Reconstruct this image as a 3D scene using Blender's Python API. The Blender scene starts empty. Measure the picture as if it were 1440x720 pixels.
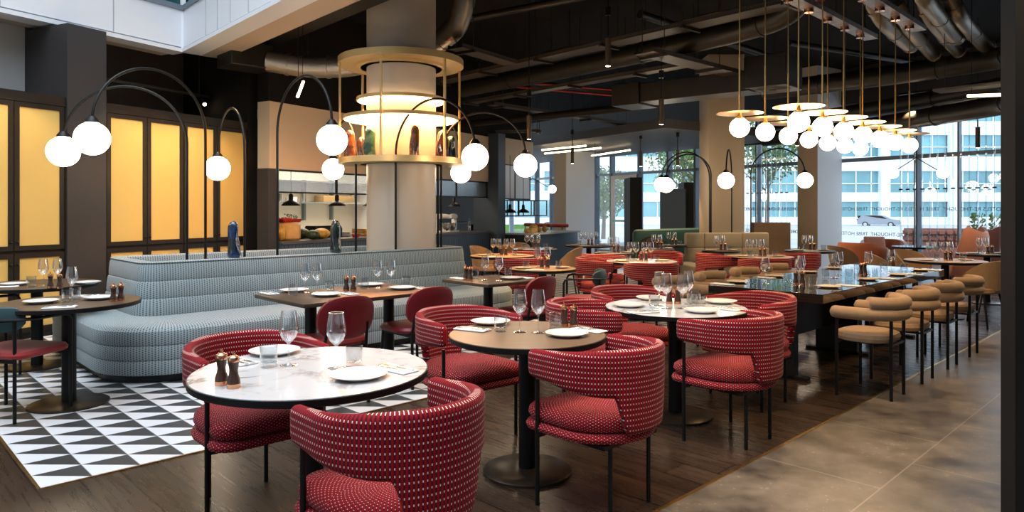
import bpy, bmesh, math, random
from mathutils import Vector, Matrix
random.seed(7)
S = bpy.context.scene
COL = S.collection
PI = math.pi
# ------------------------------------------------------------------ camera, world, exposure
cam = bpy.data.cameras.new('camera'); camo = bpy.data.objects.new('camera', cam); COL.objects.link(camo)
camo.location = (0, 0, 1.42); camo.rotation_euler = (PI/2, 0, 0)
cam.sensor_width = 36; cam.lens = 24.75; cam.shift_y = -67/1440; cam.clip_end = 400; cam.clip_start = .05
S.camera = camo
FPX, HY = 990.0, 293.0
S.view_settings.view_transform = 'Standard'; S.view_settings.look = 'None'
S.view_settings.gamma = 1; S.view_settings.use_curve_mapping = False
S.view_settings.exposure = 0.36
W = bpy.data.worlds.new('world'); S.world = W; W.use_nodes = True
bg = W.node_tree.nodes['Background']; bg.inputs[0].default_value = (.80, .90, 1, 1); bg.inputs[1].default_value = 2.3

def area(name, loc, size, power, color, rot=(0, 0, 0), sy=None, spread=None):
    l = bpy.data.lights.new(name, 'AREA'); l.energy = power; l.color = color; l.size = size
    if sy: l.shape = 'RECTANGLE'; l.size_y = sy
    if spread: l.spread = spread
    o = bpy.data.objects.new(name, l); o.location = loc; o.rotation_euler = rot; COL.objects.link(o); return o
WARM = (1, .66, .34)
# daylight entering down the atrium
area('atrium_daylight', (-2.6, 3.2, 8.3), 6.5, 430, (.86, .93, 1))
def spot(name, loc, to, power, ang=60, color=WARM, blend=.6, r=.03):
    l = bpy.data.lights.new(name, 'SPOT'); l.energy = power; l.color = color; l.spot_size = math.radians(ang); l.spot_blend = blend
    l.shadow_soft_size = r
    o = bpy.data.objects.new(name, l); o.location = loc
    o.rotation_euler = (Vector(to)-Vector(loc)).to_track_quat('-Z', 'Y').to_euler(); COL.objects.link(o); return o

# warm ceiling spots of the dark ceiling (fittings are above the frame)
for x, y, p_ in ((-.2, 2.6, 160), (.7, 3.9, 300), (1.9, 4.9, 320), (3.1, 4.3, 420), (5.2, 6.6, 420), (2.0, 2.4, 300), (1.0, 8.9, 420), (2.9, 9.6, 420), (5.4, 9.0, 380), (.2, 10.8, 300), (-.4, 6.2, 220), (4.6, 12.0, 400), (7.0, 12.4, 400), (2.0, 12.6, 300), (-3.3, 8.3, 160)):
    spot('ceiling_spot', (x, y, 3.2), (x, y+.01, 0), p_*.40, 88)
# ------------------------------------------------------------------ frames of reference
A0 = math.radians(44.3)
U = Vector((math.cos(A0), math.sin(A0), 0)); V = Vector((-math.sin(A0), math.cos(A0), 0))
def gx(px, Y): return (px-720)/FPX*Y
def at(px, y, z):                      # point at height z seen at (px, y)
    d = (1.42-z)*FPX/(y-HY); return Vector((gx(px, d), d, z))
TZ = .745
# ------------------------------------------------------------------ materials
def new_mat(name):
    m = bpy.data.materials.new(name); m.use_nodes = True
    return m, m.node_tree, m.node_tree.nodes['Principled BSDF']
def mat(name, col, rough=.5, metal=0, bump=0, bscale=60, sheen=0, var=0, vscale=8, emit=None, es=0, coat=0, spec=.5):
    m, t, b = new_mat(name); n = t.nodes; L = t.links
    b.inputs['Base Color'].default_value = (*col, 1); b.inputs['Roughness'].default_value = rough
    b.inputs['Metallic'].default_value = metal; b.inputs['Sheen Weight'].default_value = sheen
    b.inputs['Coat Weight'].default_value = coat; b.inputs['Specular IOR Level'].default_value = spec
    if emit: b.inputs['Emission Color'].default_value = (*emit, 1); b.inputs['Emission Strength'].default_value = es
    if var or bump:
        tc = n.new('ShaderNodeTexCoord')
    if var:
        nz = n.new('ShaderNodeTexNoise'); nz.inputs['Scale'].default_value = vscale; nz.inputs['Detail'].default_value = 6
        L.new(tc.outputs['Object'], nz.inputs['Vector'])
        r = n.new('ShaderNodeValToRGB'); r.color_ramp.elements[0].position = .3; r.color_ramp.elements[1].position = .7
        r.color_ramp.elements[0].color = (*[c*(1-var) for c in col], 1); r.color_ramp.elements[1].color = (*[min(1, c*(1+var)) for c in col], 1)
        L.new(nz.outputs['Fac'], r.inputs[0]); L.new(r.outputs[0], b.inputs['Base Color'])
    if bump:
        nz = n.new('ShaderNodeTexNoise'); nz.inputs['Scale'].default_value = bscale; nz.inputs['Detail'].default_value = 5
        L.new(tc.outputs['Object'], nz.inputs['Vector'])
        bp = n.new('ShaderNodeBump'); bp.inputs['Strength'].default_value = bump; bp.inputs['Distance'].default_value = .01
        L.new(nz.outputs['Fac'], bp.inputs['Height']); L.new(bp.outputs[0], b.inputs['Normal'])
    return m
class N:                                # tiny node-maths helper
    def __init__(s, t): s.t = t
    def m(s, op, a, b=0, c=None):
        x = s.t.nodes.new('ShaderNodeMath'); x.operation = op
        for i, q in enumerate((a, b, c)):
            if q is None: continue
            if isinstance(q, (int, float)): x.inputs[i].default_value = q
            else: s.t.links.new(q, x.inputs[i])
        return x.outputs[0]
    def mix(s, f, a, b):
        x = s.t.nodes.new('ShaderNodeMix'); x.data_type = 'RGBA'
        for k, q in ((0, f), (6, a), (7, b)):
            if isinstance(q, (int, float)): x.inputs[k].default_value = q
            elif isinstance(q, tuple): x.inputs[k].default_value = (*q, 1)
            else: s.t.links.new(q, x.inputs[k])
        return x.outputs[2]
    def node(s, ty, **kw):
        x = s.t.nodes.new(ty)
        for k, q in kw.items():
            if isinstance(q, (int, float)): x.inputs[k].default_value = q
            else: s.t.links.new(q, x.inputs[k])
        return x
    def uv(s):
        x = s.t.nodes.new('ShaderNodeUVMap'); sp = s.t.nodes.new('ShaderNodeSeparateXYZ'); s.t.links.new(x.outputs[0], sp.inputs[0]); return sp.outputs[0], sp.outputs[1]
    def pos(s, org, ax):                # world coordinate along axis from origin
        g = s.t.nodes.new('ShaderNodeNewGeometry'); v1 = s.t.nodes.new('ShaderNodeVectorMath'); v1.operation = 'SUBTRACT'
        s.t.links.new(g.outputs['Position'], v1.inputs[0]); v1.inputs[1].default_value = org
        v2 = s.t.nodes.new('ShaderNodeVectorMath'); v2.operation = 'DOT_PRODUCT'; s.t.links.new(v1.outputs[0], v2.inputs[0]); v2.inputs[1].default_value = ax
        return v2.outputs['Value']
    def band(s, x, lo, hi):             # 1 when lo<fract(x)<hi
        f = s.m('FRACT', x); return s.m('MULTIPLY', s.m('GREATER_THAN', f, lo), s.m('LESS_THAN', f, hi))
def dash_fabric(name, base, stripe, dot, su, sv, wu, wv, rough=.75, sheen=.3, stagger=0.0):
    m, t, b = new_mat(name); q = N(t); u, v = q.uv()
    cu = q.m('MULTIPLY', u, 1/su); cv = q.m('MULTIPLY', v, 1/sv)
    if stagger:
        odd = q.m('MULTIPLY', q.m('FLOOR', q.m('MULTIPLY', q.m('FRACT', q.m('MULTIPLY', cu, .5)), 2)), stagger); cv = q.m('ADD', cv, odd)
    d = q.m('MULTIPLY', q.band(cu, .5-wu/2, .5+wu/2), q.band(cv, .5-wv/2, .5+wv/2))
    st = q.band(cu, .26, .74)
    col = q.mix(q.m('MULTIPLY', st, .85), base, stripe); col = q.mix(d, col, dot)
    t.links.new(col, b.inputs['Base Color']); b.inputs['Roughness'].default_value = rough; b.inputs['Sheen Weight'].default_value = sheen; b.inputs['Specular IOR Level'].default_value = .15
    bp = q.node('ShaderNodeBump', Strength=.5, Distance=.002, Height=q.m('ADD', q.m('MULTIPLY', st, -.6), d)); t.links.new(bp.outputs[0], b.inputs['Normal'])
    return m
M = {}
M['red'] = dash_fabric('red_dash_fabric', (.28, .003, .008), (.050, .001, .011), (.74, .64, .58), .0135, .024, .25, .29, sheen=.05)
M['redseat'] = dash_fabric('red_dot_fabric', (.28, .003, .008), (.10, .002, .013), (.72, .62, .54), .0125, .0145, .23, .24, sheen=.05, stagger=.5)
M['teal'] = dash_fabric('grey_blue_woven_fabric', (.32, .375, .395), (.26, .31, .33), (.045, .06, .07), .023, .018, .40, .5, sheen=.1, stagger=.5)
M['darkred'] = mat('dark_red_leather', (.17, .008, .014), .45, bump=.15, bscale=120)
M['redplain'] = mat('red_wool', (.30, .012, .012), .8, sheen=.3, bump=.2, bscale=200)
M['tealleather'] = mat('dark_teal_leather', (.025, .065, .075), .45)
M['beige'] = mat('tan_bouclé', (.33, .215, .12), .85, sheen=.15, bump=.25, bscale=150, var=.08, vscale=30)
M['beigebench'] = mat('beige_bench_fabric', (.29, .25, .18), .85, sheen=.1, bump=.2, bscale=120)
M['greenbench'] = mat('green_velvet', (.018, .085, .072), .6, sheen=.1)
M['terracotta'] = mat('terracotta_velvet', (.34, .09, .035), .6, sheen=.3, var=.12, vscale=5)
M['pink'] = mat('pink_velvet', (.44, .19, .145), .6, sheen=.3)
M['fur'] = mat('brown_fur', (.05, .035, .025), .95, bump=1, bscale=40)
M['black'] = mat('black_powdercoat', (.004, .004, .0045), .42, spec=.3)
M['blackmatte'] = mat('black_matte', (.006, .006, .006), .6, var=.2, vscale=3, spec=.3)
M['basebronze'] = mat('bronze_black_base', (.045, .032, .022), .33, metal=.6, var=.15, vscale=20)
M['brass'] = mat('brushed_brass', (.80, .55, .22), .28, metal=1, bump=.05, bscale=200)
M['brasssoft'] = mat('satin_brass_paint', (.62, .46, .22), .42, metal=.65)
M['steel'] = mat('steel', (.62, .62, .60), .25, metal=1)
M['silverduct'] = mat('foil_duct', (.36, .32, .27), .38, metal=.85, bump=.6, bscale=14)
M['copper'] = mat('copper_cap', (.75, .38, .22), .22, metal=1)
M['millwood'] = mat('dark_mill_wood', (.045, .018, .010), .35, coat=.3)
M['china'] = mat('white_china', (.80, .80, .80), .18, coat=.4)
M['linen'] = mat('white_napkin', (.78, .78, .78), .85, bump=.2, bscale=200)
M['cream'] = mat('cream_paint', (.56, .44, .30), .6)
M['columnpaint'] = mat('greige_column_plaster', (.50, .43, .36), .42, bump=.05, bscale=20)
M['whitewall'] = mat('white_plaster', (.66, .67, .69), .7)
M['greywall'] = mat('grey_plaster', (.30, .30, .30), .7)
M['darkgrey'] = mat('charcoal_wall', (.024, .021, .022), .6, var=.06, vscale=2)
M['ceiling'] = mat('black_sprayed_ceiling', (.008, .006, .005), .85, var=.3, vscale=2, spec=.2)
M['soffit'] = mat('grey_soffit', (.10, .10, .11), .6)
M['fascia'] = mat('pale_grey_panel', (.66, .68, .72), .42)
M['fasciaseam'] = mat('grey_joint', (.32, .35, .40), .5)
M['framegrey'] = mat('blue_grey_frame', (.16, .20, .24), .45)
M['bronzeframe'] = mat('bronze_frame', (.26, .19, .13), .4, metal=.3)
M['duct'] = mat('dark_sprayed_duct', (.014, .011, .008), .42, bump=.3, bscale=5, var=.3, vscale=4)
M['cabinetframe'] = mat('dark_brown_cabinet', (.010, .006, .004), .5, spec=.35)
M['redcable'] = mat('red_cable', (.5, .02, .015), .5)
M['ductpaint'] = mat('grey_duct_diffuser', (.12, .115, .11), .5)
M['wood'] = None
def emis(name, c, s):
    m, t, b = new_mat(name); b.inputs['Base Color'].default_value = (*c, 1)
    b.inputs['Emission Color'].default_value = (*c, 1); b.inputs['Emission Strength'].default_value = s; return m
M['globe'] = emis('opal_globe', (1, .80, .56), 13)
M['globeC'] = emis('opal_pendant_globe', (1, .74, .45), 16)
M['led'] = emis('warm_led', (1, .72, .42), 7.5)
M['linled'] = emis('warm_linear_led', (1, .76, .45), 7)
M['bulb'] = emis('lamp_bulb', (1, .8, .55), 25)
def thin_glass(name, tint=(1, 1, 1), base=.04, edge=.9, power=5, rough=0.0, gl=(1, 1, 1)):
    m = bpy.data.materials.new(name); m.use_nodes = True; t = m.node_tree; t.nodes.clear(); q = N(t)
    tr = t.nodes.new('ShaderNodeBsdfTransparent'); tr.inputs[0].default_value = (*tint, 1)
    g = t.nodes.new('ShaderNodeBsdfGlossy'); g.inputs['Roughness'].default_value = rough; g.inputs[0].default_value = (*gl, 1)
    lw = t.nodes.new('ShaderNodeLayerWeight'); lw.inputs[0].default_value = .5
    f = q.m('ADD', q.m('MULTIPLY', q.m('POWER', lw.outputs['Facing'], power), edge), base)
    mx = t.nodes.new('ShaderNodeMixShader'); t.links.new(f, mx.inputs[0]); t.links.new(tr.outputs[0], mx.inputs[1]); t.links.new(g.outputs[0], mx.inputs[2])
    o = t.nodes.new('ShaderNodeOutputMaterial'); t.links.new(mx.outputs[0], o.inputs[0]); return m
M['pane'] = thin_glass('window_glass', (.93, .97, 1), .03, .5)
M['glass'] = thin_glass('drinking_glass', (.95, .96, .97), .09, .9, 2.0)
M['tumblerglass'] = thin_glass('thick_glass', (.90, .92, .93), .05, .8, 2.2)
M['rod'] = thin_glass('acrylic_rod', (.90, .94, .97), .12, .8, 1.5)
M['frost'] = thin_glass('smoky_glass', (.70, .73, .74), .10, .4, 3, .25)
def colour_glass(name, c1, c2, sc=9):
    m, t, b = new_mat(name); q = N(t); tc = t.nodes.new('ShaderNodeTexCoord'); nz = q.node('ShaderNodeTexNoise', Vector=tc.outputs['Object'], Scale=sc, Detail=3.)
    f = q.m('MULTIPLY', q.m('SUBTRACT', nz.outputs['Fac'], .4), 5); f = q.m('MINIMUM', q.m('MAXIMUM', f, 0), 1)
    t.links.new(q.mix(f, c1, c2), b.inputs['Base Color']); b.inputs['Roughness'].default_value = .06; b.inputs['Coat Weight'].default_value = 1
    b.inputs['Transmission Weight'].default_value = .15
    bp = q.node('ShaderNodeBump', Strength=.6, Distance=.03, Height=nz.outputs['Fac']); t.links.new(bp.outputs[0], b.inputs['Normal']); return m
M['gblue'] = colour_glass('blue_art_glass', (.002, .006, .012), (.0, .03, .12)); M['gblack'] = colour_glass('dark_art_glass', (.004, .006, .01), (.01, .04, .025))
M['ggreen'] = colour_glass('green_art_glass', (.012, .05, .03), (.06, .15, .09)); M['gamber'] = colour_glass('amber_art_glass', (.06, .018, .004), (.20, .07, .012))
M['gbrown'] = colour_glass('red_brown_art_glass', (.015, .003, .002), (.09, .02, .008))
C0 = at(57, 688, 0)
def m_patterntile():
    m, t, b = new_mat('triangle_tile'); q = N(t); w = .2335
    a = q.m('MULTIPLY', q.pos(C0, U), 1/w); c = q.m('MULTIPLY', q.pos(C0, V), 1/w)
    dark = q.m('GREATER_THAN', q.m('ADD', q.m('FRACT', a), q.m('FRACT', c)), 1)
    g = q.m('MAXIMUM', q.m('SUBTRACT', 1, q.band(a, .012, .988)), q.m('MULTIPLY', q.m('SUBTRACT', 1, q.band(c, .008, .992)), .5))
    nz = q.node('ShaderNodeTexNoise', Scale=30.)
    col = q.mix(dark, (.66, .67, .69), (.040, .042, .045)); col = q.mix(q.m('MULTIPLY', g, .45), col, (.25, .25, .25))
    t.links.new(col, b.inputs['Base Color']); b.inputs['Roughness'].default_value = .35; return m
M['ptile'] = m_patterntile()
S0 = at(925, 718, 0)
def m_stone():
    m, t, b = new_mat('grey_stone_tile'); q = N(t); a = q.pos(S0, U); c = q.m('MULTIPLY', q.pos(S0, V), -1)
    row = q.m('MULTIPLY', c, 1/.64); sh = q.m('MULTIPLY', q.m('FLOOR', row), .5); cc = q.m('ADD', q.m('SUBTRACT', a, .03), sh)
    g = q.m('MAXIMUM', q.m('SUBTRACT', 1, q.band(row, .006, .994)), q.m('SUBTRACT', 1, q.band(cc, .004, .996)))
    tc = t.nodes.new('ShaderNodeTexCoord')
    n1 = q.node('ShaderNodeTexNoise', Vector=tc.outputs['Object'], Scale=3., Detail=8., Roughness=.65)
    v1 = q.node('ShaderNodeTexVoronoi', Vector=tc.outputs['Object'], Scale=26.); sp = q.m('LESS_THAN', v1.outputs['Distance'], q.m('MULTIPLY', q.m('SUBTRACT', n1.outputs['Fac'], .38), .9))
    col = q.mix(q.m('MINIMUM', 1, q.m('MAXIMUM', 0, q.m('MULTIPLY', q.m('SUBTRACT', n1.outputs['Fac'], .36), 3.4))), (.038, .032, .027), (.155, .130, .105)); col = q.mix(q.m('MULTIPLY', sp, .35), col, (.32, .29, .26)); col = q.mix(q.m('MULTIPLY', g, .6), col, (.26, .22, .18))
    t.links.new(col, b.inputs['Base Color']); t.links.new(q.m('ADD', q.m('MULTIPLY', n1.outputs['Fac'], .3), .22), b.inputs['Roughness'])
    return m
M['stone'] = m_stone()
def m_plank(name, ax, ay, w, ln, c1, c2, rough, jd=(.006, .004, .003), org=(0, 0, 0), uv=False):
    m, t, b = new_mat(name); q = N(t)
    if uv:
        tc = t.nodes.new('ShaderNodeTexCoord'); sp = q.node('ShaderNodeSeparateXYZ', Vector=tc.outputs['Object']); a, c = q.m('ADD', sp.outputs[0], 4.2), q.m('ADD', q.m('ADD', sp.outputs[1], 2.5), q.m('MULTIPLY', sp.outputs[2], .13))
    else: a = q.pos(org, ax); c = q.pos(org, ay)
    row = q.m('MULTIPLY', c, 1/w); rf = q.m('FLOOR', row); aa = q.m('ADD', q.m('MULTIPLY', a, 1/ln), q.m('MULTIPLY', q.m('SINE', q.m('MULTIPLY', rf, 12.9)), 3.7))
    cell = q.node('ShaderNodeCombineXYZ', X=rf, Y=q.m('FLOOR', aa)); wn = t.nodes.new('ShaderNodeTexWhiteNoise'); t.links.new(cell.outputs[0], wn.inputs['Vector'])
    gr = q.node('ShaderNodeCombineXYZ', X=q.m('MULTIPLY', a, 1.6), Y=q.m('MULTIPLY', c, 30), Z=q.m('MULTIPLY', wn.outputs['Value'], 30))
    nz = q.node('ShaderNodeTexNoise', Vector=gr.outputs[0], Scale=1.3, Detail=7., Roughness=.6)
    f = q.m('ADD', q.m('MULTIPLY', nz.outputs['Fac'], .8), q.m('MULTIPLY', q.m('SUBTRACT', wn.outputs['Value'], .3), .45))
    g = q.m('MAXIMUM', q.m('SUBTRACT', 1, q.band(row, .02, .98)), q.m('SUBTRACT', 1, q.band(aa, .002, .998)))
    t.links.new(q.mix(g, q.mix(f, c1, c2), jd), b.inputs['Base Color']); t.links.new(q.m('ADD', q.m('MULTIPLY', nz.outputs['Fac'], .25), rough), b.inputs['Roughness'])
    bp = q.node('ShaderNodeBump', Strength=.08, Distance=.002, Height=q.m('SUBTRACT', nz.outputs['Fac'], q.m('MULTIPLY', g, 2))); t.links.new(bp.outputs[0], b.inputs['Normal']); return m
M['floorwood'] = m_plank('dark_oak_planks', V, U, .19, 1.9, (.006, .004, .003), (.062, .038, .025), .16)
M['oak'] = m_plank('warm_oak', None, None, 5, 9, (.28, .17, .085), (.50, .34, .19), .3, uv=True)
M['walnut'] = m_plank('brown_oak_top', None, None, 5, 9, (.095, .055, .030), (.24, .15, .09), .25, uv=True)
M['darktop'] = m_plank('dark_oak_top', None, None, 5, 9, (.035, .022, .015), (.085, .055, .038), .25, uv=True)
M['woodpanel'] = m_plank('oak_panel', None, None, 5, 9, (.22, .12, .055), (.36, .21, .10), .5, uv=True)
M['gloss'] = mat('gloss_dark_tabletop', (.018, .014, .012), .06, coat=.5)
def m_marble():
    m, t, b = new_mat('white_marble'); q = N(t); tc = t.nodes.new('ShaderNodeTexCoord')
    n1 = q.node('ShaderNodeTexNoise', Vector=tc.outputs['Object'], Scale=2.4, Detail=8., Roughness=.6, Distortion=1.6)
    d = q.m('ABSOLUTE', q.m('SUBTRACT', n1.outputs['Fac'], .5)); vein = q.m('MAXIMUM', 0, q.m('SUBTRACT', 1, q.m('MULTIPLY', d, 26)))
    n2 = q.node('ShaderNodeTexNoise', Vector=tc.outputs['Object'], Scale=3.5, Detail=3.)
    vein = q.m('MULTIPLY', vein, q.m('MINIMUM', 1, q.m('MAXIMUM', 0, q.m('MULTIPLY', q.m('SUBTRACT', n2.outputs['Fac'], .4), 5))))
    col = q.mix(n2.outputs['Fac'], (.66, .65, .65), (.50, .50, .53)); col = q.mix(q.m('MULTIPLY', vein, .85), col, (.22, .15, .12))
    t.links.new(col, b.inputs['Base Color']); b.inputs['Roughness'].default_value = .12; return m
M['marble'] = m_marble()
def m_perf(name, base, hole, s=.03):
    m, t, b = new_mat(name); q = N(t); u, v = q.uv(); h = q.m('MULTIPLY', q.band(q.m('MULTIPLY', u, 1/s), .3, .7), q.band(q.m('MULTIPLY', v, 1/s), .3, .7))
    t.links.new(q.mix(h, base, hole), b.inputs['Base Color']); b.inputs['Roughness'].default_value = .45; b.inputs['Metallic'].default_value = .3; return m
M['tray'] = m_perf('perforated_steel', (.065, .052, .042), (.02, .015, .012), .035)
M['panelmesh'] = mat('gold_woven_panel', (.62, .42, .12), .6, metal=0, bump=.5, bscale=350)
M['rail'] = mat('mounting_rail_galvanised', (.40, .40, .42), .4, metal=.5, var=.3, vscale=10)
def m_rib():
    m, t, b = new_mat('navy_ribbed_tile'); q = N(t); tc = t.nodes.new('ShaderNodeTexCoord'); sp = q.node('ShaderNodeSeparateXYZ', Vector=tc.outputs['Object'])
    h = q.band(q.m('MULTIPLY', sp.outputs[0], 1/.07), .1, .9); t.links.new(q.mix(h, (.01, .015, .022), (.045, .075, .12)), b.inputs['Base Color']); b.inputs['Roughness'].default_value = .3; return m
M['rib'] = m_rib()
M['cheese'] = mat('cheese_rind', (.66, .40, .14), .5, var=.1, vscale=10); M['melon'] = mat('dark_melon_skin', (.03, .05, .015), .5, var=.4, vscale=25)
M['pumpkin'] = mat('pumpkin_skin', (.55, .33, .04), .5, var=.5, vscale=12); M['redtray'] = mat('red_enamel', (.45, .02, .015), .3)
M['tomato'] = mat('tomato_skin', (.6, .05, .02), .3); M['leaf'] = mat('leaf_green', (.10, .17, .04), .6, var=.4, vscale=3)
M['bread'] = mat('bread_crust', (.60, .36, .12), .7, var=.3, vscale=20); M['box'] = mat('cardboard', (.45, .30, .14), .8)
M['trunk'] = mat('bark', (.12, .09, .07), .9); M['asphalt'] = mat('pale_asphalt', (.42, .42, .42), .9, var=.1, vscale=.4)
M['facade'] = mat('white_render_wall', (.80, .82, .86), .7); M['winteal'] = mat('teal_office_glass', (.16, .36, .40), .12, var=.35, vscale=.12)
M['carpaint'] = mat('silver_car_paint', (.24, .26, .29), .3, metal=.5); M['rubber'] = mat('rubber', (.02, .02, .02), .8)
M['lens'] = mat('car_lens', (.45, .05, .05), .2); M['planter'] = mat('terracotta_block', (.33, .13, .09), .8)
M['letter'] = mat('grey_vinyl_letters', (.05, .07, .10), .6)
M['deskpaint'] = mat('navy_counter', (.03, .045, .07), .5)
# ------------------------------------------------------------------ mesh builder
class MB:
    def __init__(s): s.v = []; s.f = []; s.u = []; s.sm = []
    def add(s, vs, fs, us=None, sm=True, T=None):
        o = len(s.v); s.v += [tuple(T @ Vector(p)) if T else tuple(p) for p in vs]
        for i, f in enumerate(fs):
            s.f.append([o+k for k in f]); s.sm.append(sm); s.u.append(us[i] if us else [(0, 0)]*len(f))
        return s
    def build(s, name, m, parent=None, **props):
        me = bpy.data.meshes.new(name); me.from_pydata(s.v, [], s.f)
        ul = me.uv_layers.new(name='UVMap'); k = 0
        for fu in s.u:
            for q in fu: ul.data[k].uv = q; k += 1
        me.polygons.foreach_set('use_smooth', s.sm); me.materials.append(M[m] if isinstance(m, str) else m); me.validate(); me.update(); me.set_sharp_from_angle(angle=math.radians(38))
        o = bpy.data.objects.new(name, me); COL.objects.link(o)
        if parent: o.parent = parent
        for k, q in props.items(): o[k] = q
        return o
    def box(s, x0, x1, y0, y1, z0, z1, T=None):
        vs = [(x, y, z) for z in (z0, z1) for y in (y0, y1) for x in (x0, x1)]
        fs = [(0, 2, 3, 1), (4, 5, 7, 6), (0, 1, 5, 4), (2, 6, 7, 3), (0, 4, 6, 2), (1, 3, 7, 5)]
        us = []
        for i, f in enumerate(fs):
            ax = (0, 1) if i < 2 else ((0, 2) if i < 4 else (1, 2)); us.append([(vs[k][ax[0]], vs[k][ax[1]]) for k in f])
        return s.add(vs, fs, us, False, T)
    def rbox(s, x0, x1, y0, y1, z0, z1, r=.02, n=2, T=None):
        bm = bmesh.new(); bmesh.ops.create_cube(bm, size=1)
        for q in bm.verts: q.co = ((x0+x1)/2+q.co.x*(x1-x0), (y0+y1)/2+q.co.y*(y1-y0), (z0+z1)/2+q.co.z*(z1-z0))
        bmesh.ops.bevel(bm, geom=bm.edges[:], offset=r, segments=n, profile=.5, affect='EDGES')
        bm.verts.index_update(); vs = [q.co[:] for q in bm.verts]; fs = [[k.index for k in f.verts] for f in bm.faces]
        us = []
        for f in bm.faces:
            nn = f.normal; ax = (1, 2) if abs(nn.x) > .7 else ((0, 2) if abs(nn.y) > .7 else (0, 1)); us.append([(k.vert.co[ax[0]], k.vert.co[ax[1]]) for k in f.loops])
        bm.free(); return s.add(vs, fs, us, True, T)
    def lathe(s, prof, n=32, T=None, off=(0, 0)):
        vs = []; fs = []; us = []
        for r, z in prof:
            for i in range(n):
                a = 2*PI*i/n; vs.append((off[0]+r*math.cos(a), off[1]+r*math.sin(a), z))
        L = 0
        for j in range(len(prof)-1):
            dl = math.hypot(prof[j+1][0]-prof[j][0], prof[j+1][1]-prof[j][1]); rr = max(prof[j][0], prof[j+1][0])
            for i in range(n):
                k = (i+1) % n; fs.append((j*n+i, j*n+k, (j+1)*n+k, (j+1)*n+i)); a, b = 2*PI*i/n*rr, 2*PI*(i+1)/n*rr
                us.append([(a, L), (b, L), (b, L+dl), (a, L+dl)])
            L += dl
        for j, fl in ((0, True), (len(prof)-1, False)):
            if prof[j][0] > 1e-5:
                f = [j*n+i for i in range(n)]; f = f[::-1] if fl else f; fs.append(f); us.append([(vs[k][0], vs[k][1]) for k in f])
        return s.add(vs, fs, us, True, T)
    def cyl(s, p, q, r, n=12, r2=None):
        p, q = Vector(p), Vector(q); d = q-p; T = Matrix.Translation(p) @ d.to_track_quat('Z', 'Y').to_matrix().to_4x4()
        return s.lathe([(r, 0), (r if r2 is None else r2, d.length)], n, T)
    def tube(s, pts, r, n=10, closed=False, rf=None):
        pts = [Vector(p) for p in pts]; m = len(pts); vs = []; fs = []; us = []; up = None; L = 0
        for i, p in enumerate(pts):
            a = pts[i-1] if (i or closed) else p; b = pts[(i+1) % m] if (i < m-1 or closed) else p
            d = (b-a).normalized()
            if up is None:
                up = Vector((0, 0, 1)) if abs(d.z) < .9 else Vector((1, 0, 0)); up = (up-d*up.dot(d)).normalized()
            else: up = (up-d*up.dot(d)).normalized()
            w = d.cross(up); rr = rf(i/(m-1)) if rf else r
            for k in range(n):
                t = 2*PI*k/n; vs.append(p+(up*math.cos(t)+w*math.sin(t))*rr)
        for i in range(m if closed else m-1):
            j = (i+1) % m; dl = (pts[j]-pts[i]).length
            for k in range(n):
                l = (k+1) % n; fs.append((i*n+k, j*n+k, j*n+l, i*n+l)); c = 2*PI*r/n
                us.append([(L, k*c), (L+dl, k*c), (L+dl, (k+1)*c), (L, (k+1)*c)])
            L += dl
        if not closed:
            for i, fl in ((0, False), (m-1, True)):
                f = [i*n+k for k in range(n)]; f = f[::-1] if fl else f; fs.append(f); us.append([(0, 0)]*n)
        return s.add(vs, fs, us, True)
    def loft(s, outline, prof, top=True, bottom=True, T=None, zf=None):
        """outline(offset)->list of (x,y); prof list of (offset, z)"""
        vs = []; fs = []; us = []; n = None; L = 0; base = outline(0); per = [0]
        n = len(base)
        for i in range(n): per.append(per[-1]+math.dist(base[i], base[(i+1) % n]))
        for o, z in prof:
            for x, y in outline(o): vs.append((x, y, z+(zf(x, y) if zf else 0)))
        for j in range(len(prof)-1):
            dl = math.dist(prof[j], prof[j+1])
            for i in range(n):
                k = (i+1) % n; fs.append((j*n+i, j*n+k, (j+1)*n+k, (j+1)*n+i)); us.append([(per[i], L), (per[i+1], L), (per[i+1], L+dl), (per[i], L+dl)])
            L += dl
        for j, fl, c in ((0, True, bottom), (len(prof)-1, False, top)):
            if c:
                f = [j*n+i for i in range(n)]; f = f[::-1] if fl else f; fs.append(f); us.append([(vs[k][0], vs[k][1]) for k in f])
        return s.add(vs, fs, us, True, T)
    def sphere(s, c, r, n=24, sz=1, T=None):
        m = n//2; pr = [(max(1e-6, r*math.sin(PI*i/m)), c[2]-r*sz*math.cos(PI*i/m)) for i in range(m+1)]
        pr[0] = (0, pr[0][1]); pr[-1] = (0, pr[-1][1]); return s.lathe(pr, n, T, (c[0], c[1]))
def rrect(x0, x1, y0, y1, r, n=8):
    def f(o):
        R = max(r+o, .003); a0, a1, b0, b1 = x0-o, x1+o, y0-o, y1+o; out = []
        for cx, cy, s in ((a1-R, b0+R, -90), (a1-R, b1-R, 0), (a0+R, b1-R, 90), (a0+R, b0+R, 180)):
            for i in range(n+1):
                t = math.radians(s+90*i/n); out.append((cx+R*math.cos(t), cy+R*math.sin(t)))
        return out
    return f
def dense(f, step=.08):                 # subdivide the straight runs of an outline
    def g(o):
        b = f(0); p = f(o); out = []
        for i in range(len(p)):
            d = math.dist(b[i], b[(i+1) % len(b)]); k = max(1, int(d/step))
            for j in range(k): t = j/k; out.append((p[i][0]*(1-t)+p[(i+1) % len(p)][0]*t, p[i][1]*(1-t)+p[(i+1) % len(p)][1]*t))
        return out
    return g
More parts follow.
